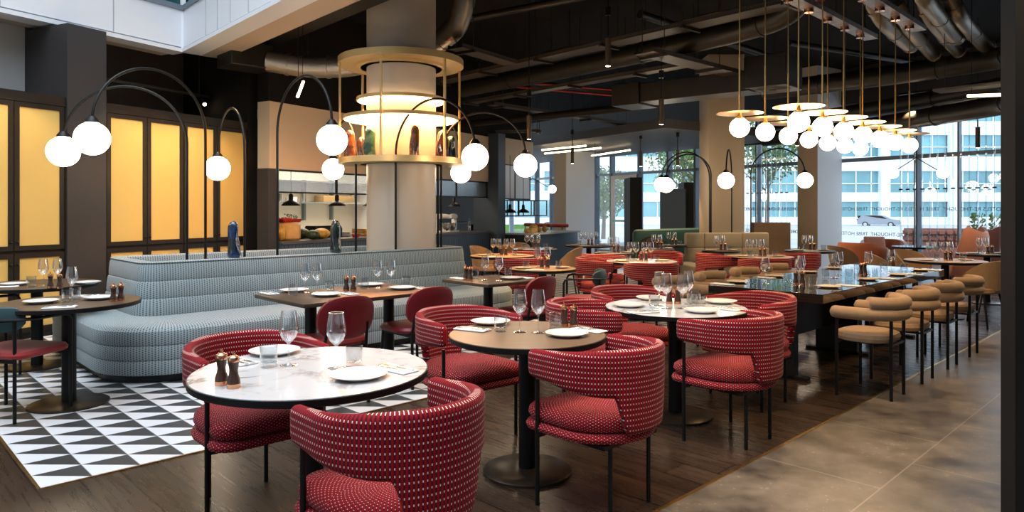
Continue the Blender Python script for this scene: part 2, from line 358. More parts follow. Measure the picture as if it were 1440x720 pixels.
# ------------------------------------------------------------------ scene-graph helpers
def thing(name, label, cat, loc=(0, 0, 0), rz=0, group=None):
    o = bpy.data.objects.new(name, None); COL.objects.link(o); o.location = loc; o.rotation_euler = (0, 0, rz); o.empty_display_size = .1
    o['label'] = label; o['category'] = cat
    if group: o['group'] = group
    return o
def tag(o, label, cat, group=None, kind=None):
    o['label'] = label; o['category'] = cat
    if group: o['group'] = group
    if kind: o['kind'] = kind
    return o
def struct(mb, name, m, label=None, parent=None):
    o = mb.build(name, m, parent)
    if not parent: o['kind'] = 'structure'
    if label: o['label'] = label; o['category'] = name.split('_')[0]
    return o
def copy_tree(o, parent=None):
    c = o.copy(); COL.objects.link(c)
    if parent: c.parent = parent
    for ch in list(o.children): copy_tree(ch, c)
    return c
PROTO = {}
def put(kind, maker, label, loc, rz=0, group=None):
    if kind not in PROTO: o = maker(); PROTO[kind] = o
    else: o = copy_tree(PROTO[kind])
    o.location = loc; o.rotation_euler = (0, 0, rz); o['label'] = label
    if group: o['group'] = group
    elif 'group' in o: del o['group']
    return o
# ================================================================== STRUCTURE
def slab(pts, z0, z1, name, m):
    mb = MB(); n = len(pts); vs = [(p[0], p[1], z0) for p in pts]+[(p[0], p[1], z1) for p in pts]
    fs = [list(range(n))[::-1], [n+i for i in range(n)]]+[[i, (i+1) % n, n+(i+1) % n, n+i] for i in range(n)]
    mb.add(vs, fs, [[(vs[k][0], vs[k][1]) for k in f] for f in fs], False); return struct(mb, name, m)
def P(o, a, b): q = Vector(o)+U*a+V*b; return (q.x, q.y)
S1 = Vector(S0)
wo = (-9, -4)
slab([P(S0, -9, 0), P(S0, 14.5, 0), P(S0, 22, 6), P(S0, 22, 16), P(S0, -9, 18)], -.10, 0, 'floor', 'floorwood')
slab([P(S0, -9, -12), P(S0, 9.3, -12), P(S0, 14.5, 0), P(S0, -9, 0)], -.10, 0.0, 'floor', 'stone')
slab([P(C0, 0, 0), P(C0, 12.4, 0), P(C0, 12.4, 7.4), P(C0, 0, 7.4)], 0, .004, 'floor', 'ptile')
def bar(a, b, w, z0, z1, name, m):
    a, b = Vector(a), Vector(b); d = (b-a).normalized(); n = Vector((-d.y, d.x, 0))*w/2
    pts = [(a-n)[:2], (b-n)[:2], (b+n)[:2], (a+n)[:2]]; return slab(pts, z0, z1, name, m)
v3 = lambda p, z=0: Vector((p[0], p[1], z))
bar(v3(P(S0, -9, 0)), v3(P(S0, 14.4, 0)), .016, 0, .004, 'trim_1', 'brass')
bar(v3(P(C0, -.006, -.006)), v3(P(C0, 12.4, -.006)), .012, 0, .007, 'trim_2', 'brass')
bar(v3(P(C0, -.006, -.006)), v3(P(C0, -.006, 7.4)), .012, 0, .007, 'trim_3', 'brass')
# window wall line
W0 = Vector((9.32, 13.3, 0)); WD = Vector((-.556, .831, 0)).normalized(); WN = Vector((-WD.y, WD.x, 0))   # WN points outward? checked below
if WN.dot(Vector((1, 1, 0))) < 0: WN = -WN
def Wp(s, o=0, z=0): p = W0+WD*s+WN*o; return Vector((p.x, p.y, z))
TW = Matrix.Translation(W0) @ Matrix(((WD.x, WN.x, 0, 0), (WD.y, WN.y, 0, 0), (0, 0, 1, 0), (0, 0, 0, 1)))
muls = [-3.2, -1.6, 0, 1.6, 4.0, 5.5, 7.53, 8.55, 9.75, 11.0, 11.75, 13.0, 14.2, 15.1, 16.8]
TRZ, TOPZ = 2.5, 3.75
for i in range(len(muls)-1):
    a, b = muls[i], muls[i+1]; door = (i == 8)
    mb = MB(); w = .035
    mb.box(a-w, a+w, -.09, .09, 0, TOPZ, TW); mb.box(b-w, b+w, -.09, .09, 0, TOPZ, TW)
    mb.box(a, b, -.06, .06, TRZ-.04, TRZ+.04, TW); mb.box(a, b, -.06, .06, 0, .10, TW); mb.box(a, b, -.06, .06, TOPZ-.06, TOPZ, TW)
    if i in (2, 10): mb.box((a+b)/2-.018, (a+b)/2+.018, -.05, .05, .1, TOPZ, TW)
    o = struct(mb, 'window_%d' % (i+1), 'framegrey' if i > 2 else 'framegrey')
    g = MB(); g.box(a+w, b-w, -.006, .006, .10, TOPZ-.06, TW)
    if not door: struct(g, 'pane', 'pane', parent=o)
    else:
        g = MB(); g.box(a+w, b-w, -.006, .006, TRZ+.04, TOPZ-.06, TW); struct(g, 'pane', 'pane', parent=o)
        d = MB()
        for x0, x1, z0, z1 in ((a+.04, a+.16, .01, TRZ-.05), (b-.16, b-.04, .01, TRZ-.05), (a+.16, b-.16, TRZ-.17, TRZ-.05), (a+.16, b-.16, .01, .25)): d.box(x0, x1, -.11, -.05, z0, z1, TW)
        d = struct(d, 'door_1', 'bronzeframe'); g = MB(); g.box(a+.16, b-.16, -.085, -.075, .25, TRZ-.17, TW); struct(g, 'pane', 'pane', parent=d)
        h = MB(); h.box(a+.1, b-.1, -.17, -.12, 1.0, 1.06, TW); h.build('push_bar', mat('green_push_bar', (.05, .35, .12), .4), d)
# side/back walls (beyond the frame) and exterior wall above windows
slab([Wp(-3.6, -.12)[:2], Wp(17, -.12)[:2], Wp(17, .2)[:2], Wp(-3.6, .2)[:2]], TOPZ, 4.8, 'wall_back', 'darkgrey')
slab([(11.2, 10.1), (11.5, 10.1), (11.5, -4), (11.2, -4)], 0, 4.8, 'wall_right', 'darkgrey')
slab([(-11, -4.3), (11.5, -4.3), (11.5, -4), (-11, -4)], 0, 9, 'wall_rear', 'greywall')
# left wall with cabinets
L0 = Vector((-4.85, 8.4, 0)); LD = Vector((.444, .896, 0)).normalized(); LN = Vector((-LD.y, LD.x, 0))   # LN away from the room
TL = Matrix.Translation(L0) @ Matrix(((LD.x, LN.x, 0, 0), (LD.y, LN.y, 0, 0), (0, 0, 1, 0), (0, 0, 0, 1)))
def lb(x0, x1, y0, y1, z0, z1, name, m): mb = MB(); mb.box(x0, x1, y0, y1, z0, z1, TL); return struct(mb, name, m)
lb(-14, 2.2, 1.35, 1.6, 0, 6, 'wall_left', 'darkgrey')
lb(-5.5, -.47, .785, 1.3, 0, 4.8, 'wall_left', 'greywall')
lb(-.47, -.01, -.03, .785, 0, 3.52, 'wall_left', 'darkgrey')
lb(2.16, 2.60, -.02, 1.6, 0, 4.55, 'wall_left', 'ceiling')
lb(-14, -5.5, .6, .95, 0, 9, 'wall_left', 'greywall')
def cabinet(x0, n, label, w=.535):
    t = thing('tall_cabinet', label, 'cabinet', tuple(TL @ Vector((x0, 0, 0))), math.atan2(LD.y, LD.x), 'tall cabinets with gold panels')
    L = n*w; mb = MB()
    mb.box(0, L, .03, .62, 0, .08); mb.box(0, L, .03, .62, 2.56, 2.66); mb.box(0, L, .60, .62, .08, 2.56); mb.box(0, .02, .03, .60, .08, 2.56); mb.box(L-.02, L, .03, .6, .08, 2.56); mb.box(.02, L-.02, .03, .6, .93, .96)
    mb.box(-.005, L+.005, -.01, .03, 2.57, 2.68)
    mb.build('body', 'cabinetframe', t)
    for i in range(n):
        for z0, z1 in ((.08, .935), (.965, 2.565)):
            d = MB(); a, b = i*w+.004, (i+1)*w-.004; fr = .052
            d.box(a, a+fr, -.005, .025, z0, z1); d.box(b-fr, b, -.005, .025, z0, z1); d.box(a+fr, b-fr, -.005, .025, z0, z0+fr); d.box(a+fr, b-fr, -.005, .025, z1-fr, z1)
            d = d.build('door', 'cabinetframe', t)
            p = MB(); p.box(a+fr, b-fr, .006, .018, z0+fr, z1-fr); p.build('panel', 'panelmesh', d)
            k = MB(); kx = b-.03 if i % 2 == 0 else a+.03; kz = z0+.09 if z0 > .5 else z1-.12; k.sphere((kx, -.02, kz), .013, 12); k.cyl((kx, -.02, kz), (kx, 0, kz), .006, 8); k.build('knob', 'black', d)
    return t
cabinet(0.01, 2, 'dark brown tall cabinet with gold panels, right of the charcoal pillar'); cabinet(1.085, 2, 'dark brown gold-panelled cabinet at the far right of the row, before the kitchen')
cabinet(-1.55, 2, 'gold-panelled cabinet left of the charcoal pillar, second from it at the frame edge'); cabinet(-2.63, 2, 'gold-panelled cabinet at the left end, mostly outside the frame')
# atrium fascia
K = at(257.5, 74, 3.55); FL = Vector((-.475, -.880, 0)).normalized(); FR = Vector((.667, -.744, 0)).normalized()
# ceiling slab over the restaurant
k2 = K+FR*14.5; kl = K+FL*12; q1 = kl+LN*6
slab([K[:2], k2[:2], (14, -4.3), (14, 6), Wp(-3.6, .3)[:2], Wp(17, .3)[:2], (-6, 32), (-12, 12), q1[:2], kl[:2]], 4.55, 4.8, 'ceiling', 'ceiling')
nR = Vector((-FR.y, FR.x, 0)); nR = nR if nR.dot(Vector((1, 1, 0))) > 0 else -nR      # away from atrium
nL = Vector((-FL.y, FL.x, 0)); nL = nL if nL.x < 0 else -nL
def fas(d, n, L, seam, uname):
    T = Matrix.Translation((K.x, K.y, 0)) @ Matrix(((d.x, n.x, 0, 0), (d.y, n.y, 0, 0), (0, 0, 1, 0), (0, 0, 0, 1)))
    mb = MB(); mb.box(0, L, 0, .25, 3.62, 4.12, T); o = struct(mb, uname, 'fascia')
    mb = MB(); mb.box(-.02, L, -.02, .25, 3.55, 3.60, T); struct(mb, 'trim_4', 'fascia')
    mb = MB(); mb.box(0, L, .02, .25, 3.60, 3.62, T); [mb.box(x-.006, x+.006, -.004, 0.0, 3.62, 4.12, T) for x in seam]; mb.build('panel_joint', 'fasciaseam', o)
    mb = MB(); mb.box(-.03 if d is FR else 0, .015, -.03, .03, 3.56, 8, T) if d is FR else None
    if d is FR: mb.build('corner_post', 'fascia', o)
    mb = MB(); mb.box(0, L, -.02, .1, 4.12, 4.19, T); mb.box(0, L, -.02, .1, 8.6, 9, T); [mb.box(x-.03, x+.03, 0, .1, 4.19, 8.6, T) for x in seam]
    w = struct(mb, 'window_%d' % (16 if d is FR else 17), 'framegrey'); g = MB(); g.box(0, L, .05, .07, 4.19, 8.6, T)
    struct(g, 'pane', mat('dark_reflective_glazing', (.02, .09, .10), .08), parent=w)
fas(FR, nR, 14.5, [.9, 1.32, 1.75, 2.3, 3.4, 4.6, 6, 8, 10], 'wall_front'); fas(FL, nL, 12, [.98, 2.25, 3.5, 4.8, 6.2, 8], 'wall_front')
# underside beam behind the fascia, dark downstand beyond it
def beam(a, b, w, z0, z1, name, m): return bar(a, b, w, z0, z1, name, m)
c = K+nR*.42; bar(c-FR*.1, c+FR*14.4, .34, 3.56, 4.2, 'ceiling', mat('warm_plaster_edge', (.42, .33, .25), .6))
c = K+nR*1.0+FR*.4; bar(c, c+FR*13, .5, 3.80, 4.55, 'ceiling', 'duct')
c = K+nL*.36-FL*.0; bar(c, c+FL*12, .22, 3.56, 4.2, 'ceiling', mat('warm_plaster_edge', (.42, .36, .30), .6))
# dropped soffit along the windows
slab([Wp(4.3, -4.6)[:2], Wp(17, -4.2)[:2], Wp(17, -.12)[:2], Wp(4.3, -.12)[:2]], 3.06, 3.25, 'ceiling', 'soffit')
# columns
def colbox(p, d1, l1, d2, l2, z1, name, m):
    p = Vector(p); pts = [p, p+d1*l1, p+d1*l1+d2*l2, p+d2*l2]; pts = [(q.x, q.y) for q in pts]
    ar = sum(pts[i][0]*pts[(i+1) % 4][1]-pts[(i+1) % 4][0]*pts[i][1] for i in range(4))
    if ar < 0: pts = pts[::-1]
    return slab(pts, 0, z1, name, m)
WQ = Vector((.831, .556, 0))
def twotone(p, l1, l2, z1):           # window-side column: plaster shaft, cream-clad inner face
    o = colbox(p, WD, l1, WQ, l2, z1, 'trim_6', 'whitewall')
    n = Vector((-WQ.x, -WQ.y, 0)); q = Vector(p)+n*.012; pts = [q, q+WD*l1, q+WD*l1-n*.012, Vector(p)]
    s = slab([(r.x, r.y) for r in pts][::-1], 0, z1, 'cladding', 'cream'); s.parent = o; del s['kind']
twotone((6.69, 15.4, 0), .49, .92, 4.55)
twotone((1.54, 20, 0), .57, 1.05, 3.06)
mb = MB(); mb.rbox(3.97, 4.66, 14.25, 14.95, 0, 4.55, .03); mb.box(4.66, 4.72, 14.3, 14.6, 0, 4.55)
struct(mb, 'trim_6', 'cream')
mb = MB(); mb.box(1.93, 2.6, 2.70, 2.78, 0, 4.5); struct(mb, 'trim_7', 'blackmatte')
# round column
CC = Vector((-1.375, 8.755, 0))
mb = MB(); mb.lathe([(.425, 0), (.425, 4.55)], 64, Matrix.Translation(CC)); mb.build('trim_8', 'columnpaint')['kind'] = 'structure'
# ------------------------------------------------------------------ kitchen
K0 = Vector((-3.47, 10.3, 0)); KD = Vector((.5055, .8628, 0)).normalized(); KN = Vector((-KD.y, KD.x, 0))
TK = Matrix.Translation(K0) @ Matrix(((KD.x, KN.x, 0, 0), (KD.y, KN.y, 0, 0), (0, 0, 1, 0), (0, 0, 0, 1))); KR = math.atan2(KD.y, KD.x)
def kb(x0, x1, y0, y1, z0, z1, name, m, s=True):
    mb = MB(); mb.box(x0, x1, y0, y1, z0, z1, TK); return struct(mb, name, m) if s else mb.build(name, m)
kb(-.1, 5.9, 0, .25, 2.0, 2.98, 'wall_kitchen', 'cream'); kb(-.1, 7.8, .02, .25, 2.98, 4.55, 'wall_kitchen', 'ceiling')
kb(-.15, .05, -.03, .2, 0, 2.0, 'wall_kitchen', 'darkgrey'); kb(5.85, 6.15, -.25, .4, 0, 3.05, 'wall_kitchen', 'deskpaint')
kb(.0, 5.0, 3.1, 3.3, 0, 3.2, 'wall_kitchen', mat('white_kitchen_tile', (.74, .70, .60), .35)); kb(5.0, 11, 3.1, 3.3, 0, 3.2, 'wall_kitchen', 'darkgrey'); kb(4.95, 5.1, .9, 3.1, 0, 3.2, 'wall_kitchen', 'whitewall')
kb(-.1, 0, .8, 3.3, 0, 3.2, 'wall_kitchen', 'whitewall'); kb(0, 6.2, .25, 3.3, 2.75, 2.9, 'ceiling', 'whitewall')
kb(6.15, 7.7, -.1, .1, 2.42, 3.0, 'wall_kitchen', 'cream')
# smoky hood glass above the pass, in black frames
def kthing(name, label, cat, x=0, y=0, z=0, group=None): return thing(name, label, cat, tuple(TK @ Vector((x, y, z))), KR, group)
t = kthing('hood_screen', 'long smoky glass hood screen in black frame above the kitchen pass', 'screen', 0, .05)
mb = MB()
for z in (1.985, 1.66): mb.box(.05, 5.85, -.02, .02, z-.012, z+.012)
for x in (.06, 1.3, 2.6, 3.7, 4.7, 5.83): mb.box(x-.012, x+.012, -.02, .02, 1.66, 1.985)
mb.build('frame', 'black', t); mb = MB(); mb.box(.07, 5.82, -.004, .004, 1.67, 1.975); mb.build('glass_panel', 'frost', t)
t = kthing('hood_screen', 'tall pale glass hood panel right of the navy pillar', 'screen', 6.15, 0)
mb = MB(); mb.box(0, 1.55, -.03, .0, 1.62, 1.65); mb.box(1.52, 1.55, -.03, 0, 1.65, 2.42); mb.box(.8, .83, -.03, 0, 1.65, 2.42); mb.box(0, 1.55, -.03, 0, 2.40, 2.42); mb.build('frame', 'black', t)
mb = MB(); mb.box(.02, 1.52, -.018, -.012, 1.65, 2.4); mb.build('glass_panel', mat('frosted_pale_glass', (.62, .64, .66), .3), t)
t = kthing('hanging_rack', 'black square tube hanging rack beneath the pale hood panel', 'rack', 6.15, 0)
mb = MB()
for y in (-.03, -.45):
    for z in (1.25, 1.60): mb.box(0, 1.6, y-.01, y+.01, z-.01, z+.01)
    for x in (.25, .45, .95, 1.58): mb.box(x-.01, x+.01, y-.01, y+.01, 1.25, 1.6)
for x in (.02, 1.58):
    for z in (1.25, 1.6): mb.box(x-.01, x+.01, -.45, -.03, z-.01, z+.01)
mb.build('rack_frame', 'black', t)
# pass counter
t = kthing('pass_counter', 'long dark kitchen pass counter with ribbed navy front', 'counter', 0, 0)
mb = MB(); mb.box(.06, 5.8, -.05, .7, 0, .88); mb.build('ribbed_front', 'rib', t); mb = MB(); mb.rbox(.06, 5.8, -.10, .75, .88, .93, .008, 1); mb.build('worktop', mat('dark_steel_top', (.06, .05, .05), .35), t)
t = kthing('pass_counter', 'ribbed navy counter continuing right of the navy pillar to the windows', 'counter', 6.2, 0)
mb = MB(); mb.box(0, 2.3, -.9, -.1, 0, .84); mb.build('ribbed_front', 'rib', t); mb = MB(); mb.rbox(-.02, 2.35, -.95, -.05, .84, .88, .008, 1); mb.build('worktop', mat('pale_steel_top', (.3, .33, .38), .3), t)
mb = MB(); mb.lathe([(.035, 0), (.035, .1), (.028, .12)], 12); mb = None
def kplace(mb, name, m, label, cat, x, y, z, group=None):
    o = mb.build(name, m); o.location = TK @ Vector((x, y, z)); o.rotation_euler = (0, 0, KR); return tag(o, label, cat, group)
# shelves
t = kthing('wall_shelf', 'long steel shelf with brackets on the kitchen back wall', 'shelf', 2.3, 2.6, 1.52)
mb = MB(); mb.box(0, 2.6, 0, .5, 0, .03); mb.build('shelf_board', 'steel', t); mb = MB(); [mb.box(x, x+.05, .42, .5, -.35, .5) for x in (.3, 1.1, 1.9)]; mb.build('bracket', 'framegrey', t)
t = kthing('wall_shelf', 'upper steel shelf on the kitchen back wall under the hood', 'shelf', 2.1, 2.6, 1.95)
mb = MB(); mb.box(0, 2.8, 0, .5, 0, .03); mb.build('shelf_board', 'steel', t)
mb = MB(); mb.rbox(0, .9, 0, .3, 0, .14, .02); kplace(mb, 'cardboard_box', 'box', 'long flat brown box lying on the steel kitchen shelf', 'box', 3.6, 2.65, 1.551)
kb(1.8, 4.9, 1.9, 3.05, 0, .9, 'back_counter', 'steel', False); tag(bpy.data.objects['back_counter'], 'steel back counter along the kitchen rear wall', 'counter')
for i, (x, h, rr_) in enumerate(((2.6, .16, .07), (2.9, .10, .11), (3.2, .18, .05), (4.4, .12, .06), (4.65, .2, .05))):
    mb = MB(); mb.lathe([(0, 0), (rr_, 0), (rr_*1.1, h), (rr_*1.0, h), (rr_*.9, .01), (0, .01)], 20); kplace(mb, 'storage_pot', ['steel', 'china', 'steel', 'china', 'steel'][i], 'kitchen pot on the long steel shelf, %s' % ['leftmost of five', 'second from left', 'middle one of five', 'fourth from left', 'rightmost of five'][i], 'pot', x, 2.85, 1.551, 'pots on the kitchen shelf')
mb = MB(); mb.lathe([(0, 0), (.05, 0), (.06, .13), (.055, .13), (.045, .01), (0, .01)], 20); kplace(mb, 'utensil_pot', 'china', 'white pot with blue cloth at the right of the pass', 'pot', 2.35, .62, .93)
# food on the pass
mb = MB(); mb.lathe([(0, 0), (.17, 0), (.20, .03), (.205, .12), (.20, .24), (.17, .27), (0, .275)], 32); kplace(mb, 'cheese_wheel', 'cheese', 'large golden cheese wheel standing on the pass counter', 'cheese', .50, .3, .93)
t = kthing('serving_tray', 'red tray of tomatoes on top of the cheese wheel', 'tray', .50, .3, 1.206)
mb = MB(); mb.loft(rrect(-.19, .19, -.13, .13, .03), [(-.02, 0), (0, .05), (.008, .05), (-.01, .012), (-.12, .012)]); mb.build('dish', 'redtray', t)
for i, (x, y) in enumerate(((-.12, -.04), (-.06, .03), (-.13, .05), (.0, -.05), (-.03, .0))): mb = MB(); mb.sphere((0, 0, .035), .035, 14, .85); o = mb.build('tomato', 'tomato'); o.location = TK @ Vector((.50+x, .3+y, 1.22)); tag(o, 'red tomato in the red tray on the cheese wheel', 'tomato', 'tomatoes in the red tray')
mb = MB()
for i in range(40):
    a = random.random()*6.28; x, y, z = .09+random.uniform(-.08, .08), random.uniform(-.09, .09), random.uniform(.01, .09); s = .03
    mb.add([(x, y, z), (x+s*math.cos(a), y+s*math.sin(a), z+.02), (x+.6*s*math.cos(a+1), y+.6*s*math.sin(a+1), z+.03)], [(0, 1, 2)])
o = kplace(mb, 'salad_leaves', 'leaf', 'green leaves heaped at the right of the red tray', 'salad', .50, .3, 1.222); o['kind'] = 'stuff'
def ribbed(r, h, lobes=9):
    mb = MB(); n = 54; m = 16; vs = []; fs = []
    for j in range(m+1):
        t = PI*j/m
        for i in range(n): a = 2*PI*i/n; rr = max(1e-4, r*math.sin(t)*(1+.06*abs(math.cos(a*lobes/2)))); vs.append((rr*math.cos(a), rr*math.sin(a), h/2-h/2*math.cos(t)))
    for j in range(m):
        for i in range(n): k = (i+1) % n; fs.append((j*n+i, j*n+k, (j+1)*n+k, (j+1)*n+i))
    return mb.add(vs, fs)
kplace(ribbed(.13, .17), 'pumpkin', 'pumpkin', 'orange and green ribbed pumpkin beside the cheese wheel', 'pumpkin', 1.12, .2, .93)
kplace(ribbed(.12, .17), 'melon', 'melon', 'dark green melon behind the orange pumpkin', 'melon', .97, .48, .93)
kplace(ribbed(.10, .15), 'melon', 'melon', 'small dark melon at the left of the orange pumpkin', 'melon', .86, .12, .93)
kplace(ribbed(.08, .24), 'squash', 'pumpkin', 'tall orange squash at the left end of the pass', 'squash', .19, .1, .93)
mb = MB(); mb.loft(rrect(0, .62, 0, .3, .05), [(0, 0), (.01, .14), (-.02, .2)]); kplace(mb, 'cooking_pan', 'black', 'long black roasting pan behind the melons on the pass', 'pan', 1.2, .4, .93)
mb = MB(); [mb.box(0, .7, 0, .3, z, z+.03) for z in (0, .05, .10)]; [mb.box(x, x+.04, 0, .3, 0, .13) for x in (0, .33, .66)]; kplace(mb, 'wooden_crate', 'bread', 'pale wooden crate on the pass next to the round column', 'crate', 2.2, .25, .93)
mb = MB(); mb.lathe([(0, 0), (.05, 0), (.065, .06), (.06, .062), (.045, .008), (0, .008)], 20); kplace(mb, 'sauce_bowl', 'redtray', 'small red bowl on the pass behind the dark glass vase', 'bowl', 1.75, .05, .93)
for i in range(4):
    mb = MB(); mb.lathe([(0, 0), (.06, 0), (.11, .015), (.11, .02), (0, .015)], 24); kplace(mb, 'plate', 'china', 'white plate stacked at the pass beside the black pan', 'plate', 1.98, .5, .93+i*.021, 'plates stacked on the pass')
def pend(label, x, y, z, tx=TK, rz=KR):
    def mk():
        t = thing('dome_pendant', '', 'pendant lamp')
        mb = MB(); mb.lathe([(.145, 0), (.14, .02), (.11, .055), (.05, .08), (.035, .09), (.035, .17), (.02, .19), (0, .19)], 28); mb.lathe([(.04, .085), (.105, .05), (.14, .002)], 28); mb.build('shade', 'black', t)
        mb = MB(); mb.sphere((0, 0, .035), .03, 14); mb.build('bulb', 'bulb', t); mb = MB(); mb.cyl((0, 0, .19), (0, 0, 1.28), .006, 6); mb.build('cable', 'black', t); return t
    return put('domependant', mk, label, tuple(tx @ Vector((x, y, z))), 0, 'black dome pendants over the kitchen pass')
for lb_, x in (('black dome pendant over the cheese wheel', .62), ('black dome pendant over the orange pumpkin, hanging from a thick pole', 1.62), ('black dome pendant just left of the round column', 2.45), ('black dome pendant just right of the round column', 4.25), ('black dome pendant over the stand mixer, nearest the navy pillar', 5.05)): pend(lb_, x, .35, 1.46)
for lb_, x in (('dark dome pendant in the hanging rack near the navy pillar', 6.35), ('dark dome pendant in the hanging rack towards the windows', 6.95)): pend(lb_, x, -.25, 1.32)
area('kitchen_light', tuple(TK @ Vector((3.0, 1.7, 2.7))), 2.4, 100, (1, .86, .66), (0, 0, KR)); area('kitchen_light', tuple(TK @ Vector((6.0, .8, 2.7))), 1.0, 14, (1, .8, .55), (0, 0, KR))
# stand mixers, bottle
def mixer():
    t = thing('stand_mixer', '', 'mixer')
    mb = MB(); mb.rbox(-.1, .16, -.1, .1, 0, .04, .015); mb.rbox(.06, .15, -.05, .05, .04, .27, .02); mb.build('stand', 'china', t)
    mb = MB(); mb.tube([(.16, 0, .32), (.05, 0, .33), (-.08, 0, .33), (-.16, 0, .32)], .06, 14, rf=lambda q: .06-.02*q); mb.build('motor_head', 'china', t)
    mb = MB(); mb.lathe([(.0, .04), (.06, .04), (.09, .1), (.10, .19), (.095, .19), (.08, .1), (0, .05)], 24, None, (-.07, 0)); mb.build('bowl', 'steel', t); return t
put('mixer', mixer, 'white stand mixer on the pass, beside the dark pillar', tuple(TK @ Vector((4.85, .25, .93))), KR+.3)
put('mixer', mixer, 'white stand mixer on the pass, nearer the round column', tuple(TK @ Vector((4.40, .2, .93))), KR+2.2)
mb = MB(); mb.lathe([(0, 0), (.035, 0), (.035, .16), (.012, .22), (.012, .28), (0, .28)], 16); kplace(mb, 'bottle', 'glass', 'clear glass bottle on the pass right of the mixers', 'bottle', 5.4, .2, .93)
mb = MB(); mb.rbox(0, .3, 0, .2, 0, .1, .02); kplace(mb, 'bread_loaf', 'bread', 'golden loaf on the navy counter by the pillar', 'bread', 6.35, -.8, .88)
for k_, (x, h) in enumerate(((6.62, .2), (6.9, .12), (7.15, .14))):
    mb = MB(); mb.sphere((0, 0, h/2), h/2, 16, 1); kplace(mb, 'pastry', 'bread', ['tall golden pastry on the navy counter', 'low pastry in the middle of the navy counter', 'round pastry on the navy counter towards the red stools'][k_], 'pastry', x, -.7, .88)
mb = MB(); mb.rbox(6.15, 8.6, 1.9, 2.2, 1.0, 1.08, .01, 1, TK); mb.box(6.3, 6.36, 2.0, 2.1, 0, 1, TK); mb.box(8.3, 8.36, 2.0, 2.1, 0, 1, TK); tag(mb.build('window_counter', 'black'), 'thin black counter ledge in front of the far left windows', 'counter')
def stool():
    t = thing('bar_chair', '', 'bar chair')
    mb = MB(); mb.tube([(-.22, .02, .0), (-.2, -.16, 0), (0, -.22, 0), (.2, -.16, 0), (.22, .02, 0)], .045, 12); o = mb.build('backrest', 'redplain', t); o.location.z = .98
    mb = MB(); mb.loft(rrect(-.2, .2, -.18, .2, .08), [(-.03, .66), (0, .68), (0, .72), (-.03, .74)]); mb.build('seat', 'redplain', t)
    for x, y, z in ((-.2, -.16, .96), (.2, -.16, .96), (-.2, .16, .66), (.2, .16, .66)): mb = MB(); mb.cyl((x, y, 0), (x, y, z), .011, 8); mb.build('leg', 'black', t)
    return t
for i, (x, y) in enumerate(((752, 18.9), (770, 18.5), (789, 18.1))): put('stool', stool, ['red bar chair furthest into the kitchen corner', 'red bar chair in the middle of three by the navy counter', 'red bar chair nearest the white column at the navy counter'][i], (gx(x, y), y, 0), math.radians(-50), 'red bar chairs')
# ================================================================== BANQUETTE
OB = Vector((-3.26, 6.2, 0)); TB = Matrix.Translation(OB) @ Matrix.Rotation(A0, 4, 'Z')
t = thing('island_banquette', 'long grey-blue woven island banquette around the round column', 'banquette', tuple(OB), A0)
ZS = .46
mb = MB(); mb.loft(rrect(-.36, 4.15, -.66, 1.8, .55, 14), [(0, 0), (0, .06)]); mb.build('plinth', 'black', t)
prof = [(-.06, .055), (0, .07)]
for a, b in ((.07, .19), (.19, .31), (.31, .43)): prof += [(.009, a+.005), (.013, a+.02), (.014, (a+b)/2), (.013, b-.02), (.009, b-.005), (.001, b)]
prof += [(-.01, .447), (-.05, .462), (-.3, .468), (-.62, .462)]
mb = MB(); mb.loft(dense(rrect(-.4, 4.19, -.7, 1.84, .58, 16)), prof); mb.build('seat', 'teal', t)
prof = [(.03, .45)]
for i in range(3):
    a = .455+i*.155; b = a+.155; o = .03-.02*i; prof += [(o+.008, a+.005), (o+.011, a+.02), (o+.008, (a+b)/2), (o+.001, b-.02), (o-.004, b-.005), (o-.014, b)]
prof += [(-.01, .932), (-.03, .94), (-.11, .94), (-.13, .93), (-.14, .90), (-.145, .76)]
mb = MB(); mb.loft(dense(rrect(0, 3.8, 0, 1.15, .16, 8)), prof, top=True, bottom=False); mb.build('backrest', 'teal', t)
# ------------------------------------------------------------------ ring gantry on the column
t = thing('ring_shelf', 'brass ring shelf with lit hoops around the round column', 'shelf', (CC.x, CC.y, 1.96), 0)
R_ = .765
mb = MB(); mb.lathe([(.50, 0), (R_, 0), (R_, .07), (R_-.02, .07), (R_-.02, .04), (.50, .04), (.50, 0)], 72); mb.build('shelf_ring', 'brasssoft', t)
mb = MB(); mb.lathe([(.56, 1.22), (R_+.005, 1.22), (R_+.005, 1.30), (R_-.015, 1.30), (.58, 1.28), (.56, 1.28), (.56, 1.22)], 72); mb.lathe([(.50, 1.19), (.56, 1.19), (.56, 1.24), (.50, 1.24), (.50, 1.19)], 64); mb.build('top_ring', 'brasssoft', t)
for i in range(6):
    a = math.radians(-99+60*i); x, y = (R_-.015)*math.cos(a), (R_-.015)*math.sin(a); mb = MB(); mb.box(-.012, .012, -.012, .012, .04, 1.25, Matrix.Translation((x, y, 0)) @ Matrix.Rotation(a, 4, 'Z')); mb.build('upright', 'brasssoft', t)
